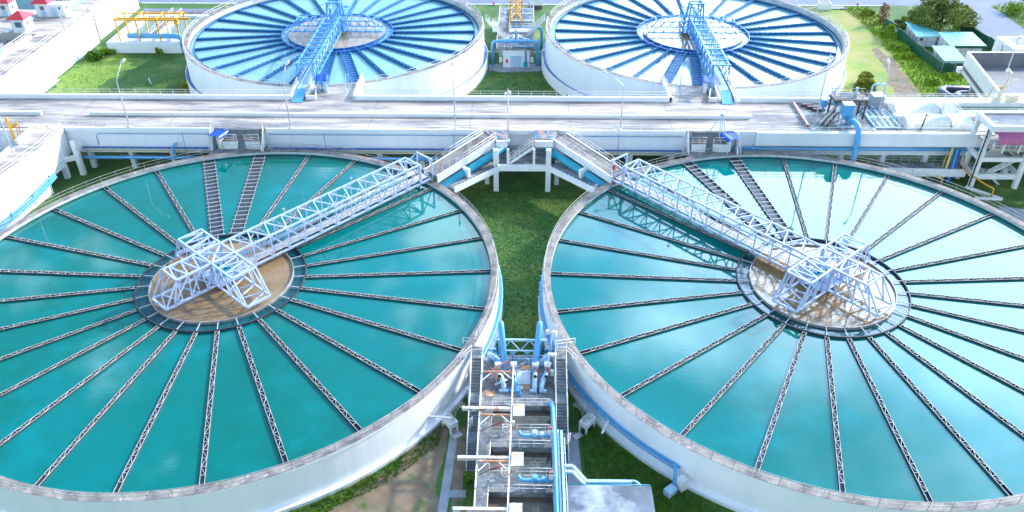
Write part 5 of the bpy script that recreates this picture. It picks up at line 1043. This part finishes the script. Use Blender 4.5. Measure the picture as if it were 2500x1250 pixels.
wheel(-.35,68.9,ZD,1.2,'blue handwheel valve standing alone at the front of the valve deck'); wheel(-3.25,73.2,ZD,1.5,'blue handwheel valve at the back left of the valve deck'); wheel(2.75,73.2,ZD,1.5,'blue handwheel valve at the back right of the valve deck')
wheel(-.75,74.2,ZD,.8,'tilted small blue handwheel left of the floor grating',.2,.15); wheel(.55,74.2,ZD,.8,'tilted small blue handwheel right of the floor grating',.2,-.15)
structure(MB().sheet([(-2.1,75),(1.4,75),(1.4,79),(-2.1,79)],.03).build('pump_pad','darkdeck'))
wheel(-1.25,77.6,.03,1.8,'blue pedestal on the ground pad, left one of the pair'); wheel(.5,77.6,.03,1.8,'blue pedestal on the ground pad, right one of the pair')
for s,lab in((-1,'sloping blue pipe rising from the valve deck, left one of the pair'),(1,'sloping blue pipe rising from the valve deck, right one of the pair')):
    x=-.35+s*2.35; tag(MB().tube([(x,76.6,0),(x,76.6,6.8)]+elbow((x,76.6,7.1),(x,76.55,7.75),(x-s*.08,75.9,7.3),6)+[(x-s*.7,71.9,ZD+.8)],.34,14).build('blue_pipe','bluepaint'),lab,'pipe')
    x2=-.35+s*3.7; pipe('bend_pipe','blue grey pipe bend behind the valve deck at '+('left' if s<0 else 'right'),[(x2,76.2,0),(x2,76.2,1.6)]+elbow((x2,76.2,1.9),(x2,76.1,2.9),(x2-s*.5,75.2,3.2))+[(x2-s*1.2,73.8,ZD+.5)],.38,'paleblue',n=12)
    x3=-.35+s*3.2; o=MB().tube([(x3,77.8,0),(x3,77.8,1.4)],.3,10); o.tube([(x3,77.8,1.4),(x3+s*.2,77.8,2.0),(x3+s*.9,77.8,2.0),(x3+s*1.1,77.8,1.5),(x3+s*1.1,77.8,.9)],.13,8); o.tube([(x3,77.8,1.9),(x3,77.8,2.3)],.2,8); tag(o.build('standpipe','bluepaint'),'blue standpipe with a bent spout on the lawn at '+('left' if s<0 else 'right'),'standpipe')
t=thing('pipe_support','blue steel truss frame holding the two sloping pipes','frame',(-.35,76,0)); m=MB()
for s in(-1,1): m.bar((-.35+s*2.35,75.9,0),(-.35+s*2.35,75.9,5.2),.22)
m.build('post','bluepaint',t); m=MB(); m.bar((-3.5,75.9,5.3),(2.8,75.9,5.3),.22,.26); m.bar((-2.7,75.9,3.6),(2.0,75.9,3.6),.14); 
for a,b in((-2.6,-1.5),(-1.5,-.35),(-.35,.8),(.8,1.9)):
    up=a in(-1.5,.8); m.bar((a,75.9,5.2 if up else 3.65),(b,75.9,3.65 if up else 5.2),.09)
m.build('truss_beam','paleblue',t)
# pipes and tray on the right of the block
t=thing('pipe_run','long blue pipe and cable trays along the right side of the filter block','pipe run',(3.5,58,ZD)); m=MB(); m.tube([(3.0,67,ZD+.6),(3.35,66,ZD+1.0),(3.4,62,ZD+1.0),(3.4,44,ZD+.9)],.24,10); m.tube([(3.4,60.5,ZD+.95),(3.4,44,ZD+.9)],.25,12); m.build('pipe','bluepaint',t); m=MB(); m.bar((3.85,62.6,ZD+1.0),(3.85,44,ZD+.8),.18,.14); m.bar((4.2,62.3,ZD+1.2),(4.2,44,ZD+1.0),.26,.16); m.tube([(4.5,61.5,ZD+1),(4.5,44,ZD+.9)],.05,5); m.build('tray','paleblue',t); m=MB()
for k in range(9): m.bar((3.3,61.6-k*2,ZD+.7),(4.6,61.6-k*2,ZD+.7),.1)
m.build('bracket','bluepaint',t)
t=thing('tray_branch','pale blue cable duct stepping down to the stained flat roof','cable duct',(8,56,2)); m=MB()
for dy,w in((0,.3),(-.75,.3)): 
    P=[(4.4,57.6+dy,4.0),(5.2,57.6+dy,4.0),(6.6,56.4+dy,3.1),(11.3+dy*.3,56.4+dy,3.1)]
    for a,b in zip(P[:-1],P[1:]): m.bar(a,b,w,.25)
m.tube(elbow((11.2,56.5,3.1),(12.1,56.5,3.1),(12.1,55.7,2.8))+[(12.1,55.6,1)],.14,8); m.build('duct','paleblue',t)
t=thing('flat_roof_house','low flat roofed concrete building with a white stained roof, bottom right','building',(8.7,50,0)); m=MB(); m.box(4.75,12.9,40,55.3,0,3.2); m.build('wall','white',t); MB().box(4.45,13.1,39.8,55.55,3.202,3.5).build('roof','roofslab',t)
m=MB(); m.tube([(4.5,55.7,3.45),(13,55.7,3.45)],.06,6); m.build('gutter','cyanpipe',t)
# small basins on legs by the walls
def trough_basin(x,y,a,lab):
    t=thing('sampling_basin',lab,'basin',(x,y,0)); f=lambda p:(x+p[0]*math.cos(a)-p[1]*math.sin(a),y+p[0]*math.sin(a)+p[1]*math.cos(a),p[2])
    m=MB(f); m.box(-.9,.9,-.55,.55,.9,1.0); m.box(-.9,.9,-.55,-.43,1.0,1.6); m.box(-.9,.9,.43,.55,1.0,1.6); m.box(-.9,-.78,-.43,.43,1.0,1.6); m.box(.78,.9,-.43,.43,1.0,1.6); m.build('bowl','white_clean',t)
    for dx,dy in((-.8,-.45),(.8,-.45),(.8,.45),(-.8,.45)): MB(f).cbox((dx,dy,0),.2,.2,.9).build('leg','white_clean',t)
    m=MB(f)
    for k in range(5): m.tube([(-.6+k*.3,1.75,3.3),(-.6+k*.3,.7,3.2),(-.6+k*.3,.55,2.9),(-.6+k*.3,.1,1.7)],.035,5)
    m.build('sampling_pipe','grey',t)
trough_basin(-8.3,66.4,R(-52+180+180),'white sampling basin on legs fed by thin pipes beside the near left tank wall'); trough_basin(7.4,66.6,R(52+0),'white sampling basin on legs fed by thin pipes beside the near right tank wall')
for x,y,lab in((-7.4,65.3,'small concrete step at the left sampling basin'),(6.3,65.4,'small concrete step at the right sampling basin')): tag(MB().cbox((x,y,0),1.1,.7,.15,.6).build('step_slab','kerb'),lab,'step')
# cable tray round the near right tank wall
t=thing('wall_tray','blue cable tray and pipes clamped round the wall of the near right tank','cable tray',(FR[0],FR[1],0)); xf=lambda p:(p[0]+FR[0],p[1]+FR[1],p[2])
m=MB(xf); m.ring(37.02,37.32,2.0,2.1,150,232,90); m.build('tray','bluepaint',t); m=MB(xf)
for r,z,w in((37.15,2.3,.07),(37.4,1.8,.1)): m.tube(arc((0,0),r,160,231,z,70),w,8)
m.build('pipe','bluepaint',t); m=MB(xf)
for k in range(32): m.bar(pol((0,0),36.98,152+k*2.5,1.9),pol((0,0),37.7,152+k*2.5,1.95),.09)
each(m,'bracket','paleblue',t)
m=MB(xf); m.tube([pol((0,0),37.3,231,2.2)]+elbow(pol((0,0),37.6,231.5,2.2),pol((0,0),38.2,232,2.2),pol((0,0),38.3,232.2,1.4))+[pol((0,0),38.6,232.4,.2)],.2,10); m.build('drop_pipe','bluepaint',t)
p=pol(FR,39.2,232.3,0); tag(MB().cbox((p[0],p[1],0),1.2,.9,.8,.7).build('pipe_box','paleblue'),'blue concrete pipe box on the grass at the near right tank wall','box')
p=pol(FR,37.9,233.2,0); tag(MB().cbox((p[0],p[1],0),.9,.9,1.6,.7).build('wall_block','white_clean'),'white block against the near right tank wall behind the blue pipe box','block')
t=thing('wall_tray','blue cable tray clamped round the wall of the near left tank','cable tray',(FL[0],FL[1],0)); xf=lambda p:(p[0]+FL[0],p[1]+FL[1],p[2]); m=MB(xf); m.ring(37.02,37.4,2.0,2.12,-22,28,60); m.build('tray','bluepaint',t); m=MB(xf); m.tube(arc((0,0),37.5,-22,28,2.3,50),.12,8); m.build('pipe','bluepaint',t); m=MB(xf)
for k in range(20): m.bar(pol((0,0),36.98,-22+k*2.5,1.9),pol((0,0),37.7,-22+k*2.5,1.95),.09)
m.build('bracket','paleblue',t)
for c,a,lab in((FL,-36.5,'short white outrigger beam from the near left tank wall to the stair'),(FR,216.5,'short white outrigger beam from the near right tank wall to the stair')): tag(MB().bar(pol(c,36.9,a,1.9),pol(c,39.3,a+2.0,2.0),.22,.14).build('outrigger','railwhite'),lab,'beam')
t=thing('floodlight_mast','double white floodlight on a lattice pole beside the right stair head','floodlight',(3.3,75,0)); MB().tube([(3.35,75.2,0),(3.35,75.2,7.2)],.1,8).build('pole','paleblue',t); MB().cbox((2.9,75.1,7.0),.35,.3,.55,.5).build('lamp','white_clean',t); MB().cbox((3.75,75.1,6.8),.5,.3,.6,-.4).build('lamp','white_clean',t)
t=thing('pipe_gate','white post frame with a box beside the right stair','frame',(2.9,72.8,ZD)); m=MB(); m.bar((3.0,72.4,ZD),(3.0,72.4,ZD+3.2),.24); m.bar((3.0,72.4,ZD+3.1),(3.9,72.4,ZD+3.1),.3,.35); m.build('frame','white_clean',t); MB().cbox((3.45,71.6,ZD+.6),.4,.3,.8).build('box','white_clean',t)
for x,y,lab in((-5.95,64.6,'small wire gate on the left stair'),(4.9,62.4,'small wire gate on the right stair')):
    m=MB()
    for k in range(4): m.tube([(x,y,2.0+k*.4),(x+.35,y+.5,2.0+k*.4)],.035,5)
    m.tube([(x,y,1.9),(x,y,3.3)],.04,5); m.tube([(x+.35,y+.5,1.9),(x+.35,y+.5,3.3)],.04,5); tag(m.build('wire_gate','railwhite'),lab,'gate')
for x,y,h,lab in((-6.45,70.6,1.6,'white meter box on a post beside the left stair'),(5.5,74.4,2.2,'white meter box on the near right tank wall')):
    m=MB(); m.cbox((x,y,h),.4,.3,.7); m.bar((x,y,0),(x,y,h),.1); tag(m.build('meter_box','white_clean'),lab,'box')
# yellow hoist at the branch
t=thing('yellow_hoist','small yellow hoist with an orange ladder on the left branch kerb','hoist',(-84.8,122.6,ZR)); m=MB(); m.bar((-84.8,122.2,ZR),(-85.6,123.2,ZR+3.0),.4); m.bar((-85.6,123.2,ZR+2.6),(-85.7,123.3,ZR+3.6),.3); m.bar((-85.4,123.0,ZR+2.0),(-84.3,123.6,ZR+2.5),.35); m.build('arm','yellow',t); m=MB()
for s in(0,.5): m.bar((-84.1+s*.4,122.0+s,ZR),(-84.3+s*.4,123.0+s,ZR+2.3),.1)
for k in range(6): m.bar((-84.12-.03*k,122.1+k*.16,ZR+.3+k*.35),(-83.92-.03*k,122.6+k*.16,ZR+.3+k*.35),.08)
m.build('ladder','orange',t); m=MB(); m.rail([(-86.2,121.5,ZR),(-84.6,123.2,ZR)],1,.8,.04); m.build('handrail','railwhite',t)
t=thing('side_basin','white walled side basin with railings and blue pipes left of the channel branch','basin',(-95,118,0)); m=MB(); m.box(-120,-84.1,126.6,127.48,4.2,8.0); m.box(-120,-89.0,119.6,120.4,0,7.2); m.prism([(-84.2,114.5),(-83.9,119.3),(-90,119.4),(-90,114.5)],0,6.4); m.build('wall','white_clean',t); m=MB(); m.tube([(-120,121.4,5.0),(-90,121.4,5.0),(-86,123.6,6.4)],.35,10); m.tube([(-120,123.5,3.2),(-88,123.5,3.2)],.25,8); m.build('pipe','bluepaint',t); m=MB(); m.rail([(-120,120,7.2),(-89.2,120,7.2)],1,2,.045); m.build('handrail','railwhite',t)
structure(MB().sheet([(-120,70),(-90.2,70),(-90.2,119.4),(-120,119.4)],5.2).build('water','poolteal'))
# ------------------------------------------------------------------ vegetation
def leaves(mb,c,r,n,size,rd,shell=.45,flat=.5):
    """n small leaf-clump quads spread through an ellipsoid"""
    for i in range(n):
        while True:
            d=Vector((rd.uniform(-1,1),rd.uniform(-1,1),rd.uniform(-1,1)))
            if shell<d.length<1: break
        p=Vector((c[0]+d.x*r[0],c[1]+d.y*r[1],c[2]+d.z*r[2])); s=size*rd.uniform(.6,1.4)
        a=Vector((rd.gauss(0,1),rd.gauss(0,1),rd.gauss(0,flat))).normalized(); b=a.cross(Vector((rd.gauss(0,1),rd.gauss(0,1),rd.gauss(0,1)))).normalized()
        mb.add([p-a*s-b*s*.2,p+b*s*.55,p+a*s+b*s*.1,p-b*s*.5],[(0,1,2,3)])
def tree(x,y,R_,H,n,size,lab,name,m_,seed,trunk=.25,flatten=1.0,nc=26):
    rd=random.Random(seed); t=thing(name,lab,'tree',(x,y,0)); m=MB(); m.tube([(x,y,0),(x+.1,y,H*.25),(x-.1,y+.1,H*.5)],[trunk,trunk*.8,trunk*.5],8)
    for k in range(7):
        a=k*2*PI/7+rd.uniform(-.3,.3); l=R_*rd.uniform(.5,.8); m.tube([(x,y,H*.22),(x+l*.5*math.cos(a),y+l*.5*math.sin(a),H*.45),(x+l*math.cos(a),y+l*math.sin(a),H*rd.uniform(.5,.75))],[trunk*.5,trunk*.35,trunk*.12],6)
    m.build('trunk','bark',t); m=MB()
    for k in range(nc):
        a=rd.uniform(0,2*PI); u=rd.random()**.5; e=rd.uniform(.0,1); rr=R_*u*.82; zz=H*(.22+.62*math.sqrt(max(0,1-u*u))*e+.06*rd.random())
        cr=R_*rd.uniform(.2,.36); leaves(m,(x+rr*math.cos(a),y+rr*math.sin(a),zz+.3),(cr,cr,cr*.55*flatten),n//nc,size,rd,.35)
    m.build('crown',m_,t); return t
tree(101.5,199.5,8.6,9.5,15000,.27,'big spreading dark green tree behind the turquoise roofed sheds','tree','leaf',3,.4,1,44)
tree(92.8,200.5,2.4,3.6,1100,.32,'small leafy tree squeezed between the fence and the rear shed','tree','leaf',5,.12,1,12)
def bush(x,y,r,h,n,size,lab,m_='leafb',seed=0,cat='bush',name='bush'):
    rd=random.Random(seed*7+1); m=MB()
    for k in range(5):
        a=rd.uniform(0,2*PI); u=rd.uniform(0,.55)*r; cr=r*rd.uniform(.45,.65); leaves(m,(x+u*math.cos(a),y+u*math.sin(a),h*.45),(cr,cr,h*.55),n//5,size,rd,.2)
    return tag(m.build(name,m_),lab,cat)
bush(90.2,207,2.2,5.2,420,.28,'reddish brown withered shrub near the far road','leafr',2,'shrub','shrub')
bush(70.2,160.5,3.4,4.2,1500,.4,'tall yellow green bush against the far right tank wall','leafy',3); bush(68.0,154.5,2.2,2.6,700,.32,'yellow green bush at the foot of the far right tank near the road','leafy',4); bush(66.0,147.5,2.0,2.2,500,.32,'low dark bush by the road parapet beside the steel platform','leaf',5); bush(72.6,167.5,2.2,2.6,600,.34,'yellow bush on the far side of the far right tank wall','leafy',6)
bush(89.0,198.2,1.2,2.6,160,.5,'small banana plant outside the short green fence','leafb',7,'plant','plant'); bush(94.2,192.2,1.2,2.4,260,.3,'pale sapling in front of the rear shed','leafb',8,'plant','plant')
for k,(x,y,r,h,m_,lab) in enumerate(((97,207,2.2,1.4,'leafb','bright low bush left of the big tree'),(88,197,2.2,1.1,'leafb','yellow weedy mound halfway along the weed strip'),(88,189,2.4,1.3,'leafb','bright weedy mound beside the long green fence'),(87.6,183,2.2,1.1,'leafb','bright weedy mound beside the worn earth track'),(88,168,2.6,1.2,'leafb','bright weedy mound in front of the raised basin'),(86,158,2.4,1.2,'leafy','yellow weedy mound nearest the dark pipe bends'),(88.5,213,2.4,1.2,'leafy','yellow weedy mound near the far hydrant'),(92.5,171,2.0,1.2,'leafb','bright weedy mound at the corner of the green fence'),(112,205,2.4,1.6,'leaf','dark bush between the big tree and the side road'),(128,215,4,3,'leafb','bright bush across the side road at the corner'),(131,203,4,2.6,'leafy','yellowish bush across the side road lower down'),(136,222,4.5,3.5,'leaf','dark bush across the side road at the top corner'))): bush(x,y,r,h,420,.34,lab,m_,20+k)
bush(-16.8,161,2.0,2.6,500,.3,'bright bush at the foot of the far left tank beside the lawn','leafb',40); bush(-15,164,2.2,1.5,420,.3,'low dry bush on the slope beside the far left tank','leafy',41); bush(10.5,161,3.0,1.8,800,.34,'grassy dark mound at the foot of the far right tank','leaf',42); bush(14,156.5,2.4,1.4,500,.3,'low grassy mound at the far right tank near the road','blade2',43)
bush(-98.5,180,3.2,1.6,1000,.3,'grassy mound at the foot of the tall basin wall','blade2',44); bush(-97.5,183,2.0,1.2,500,.3,'weedy mound beside the low basin corner','leafb',45); bush(-71.5,163,2.2,1.6,600,.3,'weedy slope at the left foot of the far left tank','leafy',46); bush(-70.5,157,2.0,1.3,500,.3,'weedy mound at the far left tank near the road','leafb',47)
bush(-85.8,183.2,.5,1.6,120,.3,'tall weed tuft against the white basin wall','leafb',48,'weed','weed'); bush(-84.9,183.3,.4,1.2,80,.3,'shorter weed tuft against the white basin wall','leafb',49,'weed','weed')
bush(-5.7,58.4,.6,1.5,140,.3,'tall grass tuft at the foot of the left stair','blade2',50,'grass tuft','grass_tuft')
t=MB(); rd=random.Random(77)
for k in range(420): z=rd.uniform(0,7.2); leaves(t,(-102.75,190.95+rd.uniform(-.5,.4)*(1-z/12),z),(.3,.35,.3),2,.25,rd,0)
tag(t.build('climbing_plant','leafb'),'climbing plant growing up the corner of the tall basin wall','climber')
def tufts(name,polyfn,n,bounds,h,m_,seed,w=.035):
    rd=random.Random(seed); m=MB(); k=0
    while k<n:
        x=rd.uniform(bounds[0],bounds[1]); y=rd.uniform(bounds[2],bounds[3])
        if not polyfn(x,y): continue
        k+=1
        for j in range(3):
            a=rd.uniform(0,2*PI); l=h*rd.uniform(.5,1.3); dx,dy=math.cos(a),math.sin(a); px,py=x+rd.uniform(-.12,.12),y+rd.uniform(-.12,.12); o=l*rd.uniform(.2,.7)
            m.add([(px-dy*w,py+dx*w,0),(px+dy*w,py-dx*w,0),(px+dx*o,py+dy*o,l)],[(0,1,2)])
    o=m.build(name,m_); o['kind']='stuff'; o['label']='grass blades'; return o
inC=lambda c,x,y,r:(x-c[0])**2+(y-c[1])**2<r*r
lawn=lambda x,y: not inC(FL,x,y,37.7) and not inC(FR,x,y,37.9) and not(-7<x<6 and y<75.2)
g1=tufts('lawn_grass',lambda x,y:lawn(x,y) and not(-2.2<x<1.5 and y<79.1),7000,(-14,14,72,122),.16,'blade',1)
tufts('rough_grass',lambda x,y:lawn(x,y) and x>6.7 and not(x<13.4 and y<56.2),2600,(6.6,20,46,72),.5,'blade2',2)
tufts('verge_grass',lambda x,y:lawn(x,y) and x<-9.2 and inC(FL,x,y,39.5),900,(-24,-9,46,70),.4,'blade2',3)
def patch(name,b,n,h,m_,s,fn=lambda x,y:True): return tufts(name,fn,n,b,h,m_,s,.06)
far=lambda x,y: not inC(BL,x,y,33.4) and not inC(BR,x,y,33.4)
patch('far_lawn_grass',(-101,-64,141,183),1300,.2,'blade2',4,far); patch('far_middle_grass',(-16,14,141,174),2000,.25,'blade2',5,far)
def inpoly(P):
    def f(x,y):
        c=False
        for (x0,y0),(x1,y1) in zip(P,P[1:]+P[:1]):
            if (y0>y)!=(y1>y) and x<(x1-x0)*(y-y0)/(y1-y0)+x0: c=not c
        return c
    return f
WS=inpoly([(81.5,141),(112,141),(112,172),(97,173),(91,175),(90,196),(92,206),(91,219),(84,219),(85.2,207),(85.3,196),(84.4,180),(83,164),(81.5,152)])
patch('weed_cover',(55,112,141,219),6500,.7,'leafb',6,lambda x,y:WS(x,y) and far(x,y)); patch('roadside_grass',(124.4,160,190,222),1500,.7,'leafb',7)
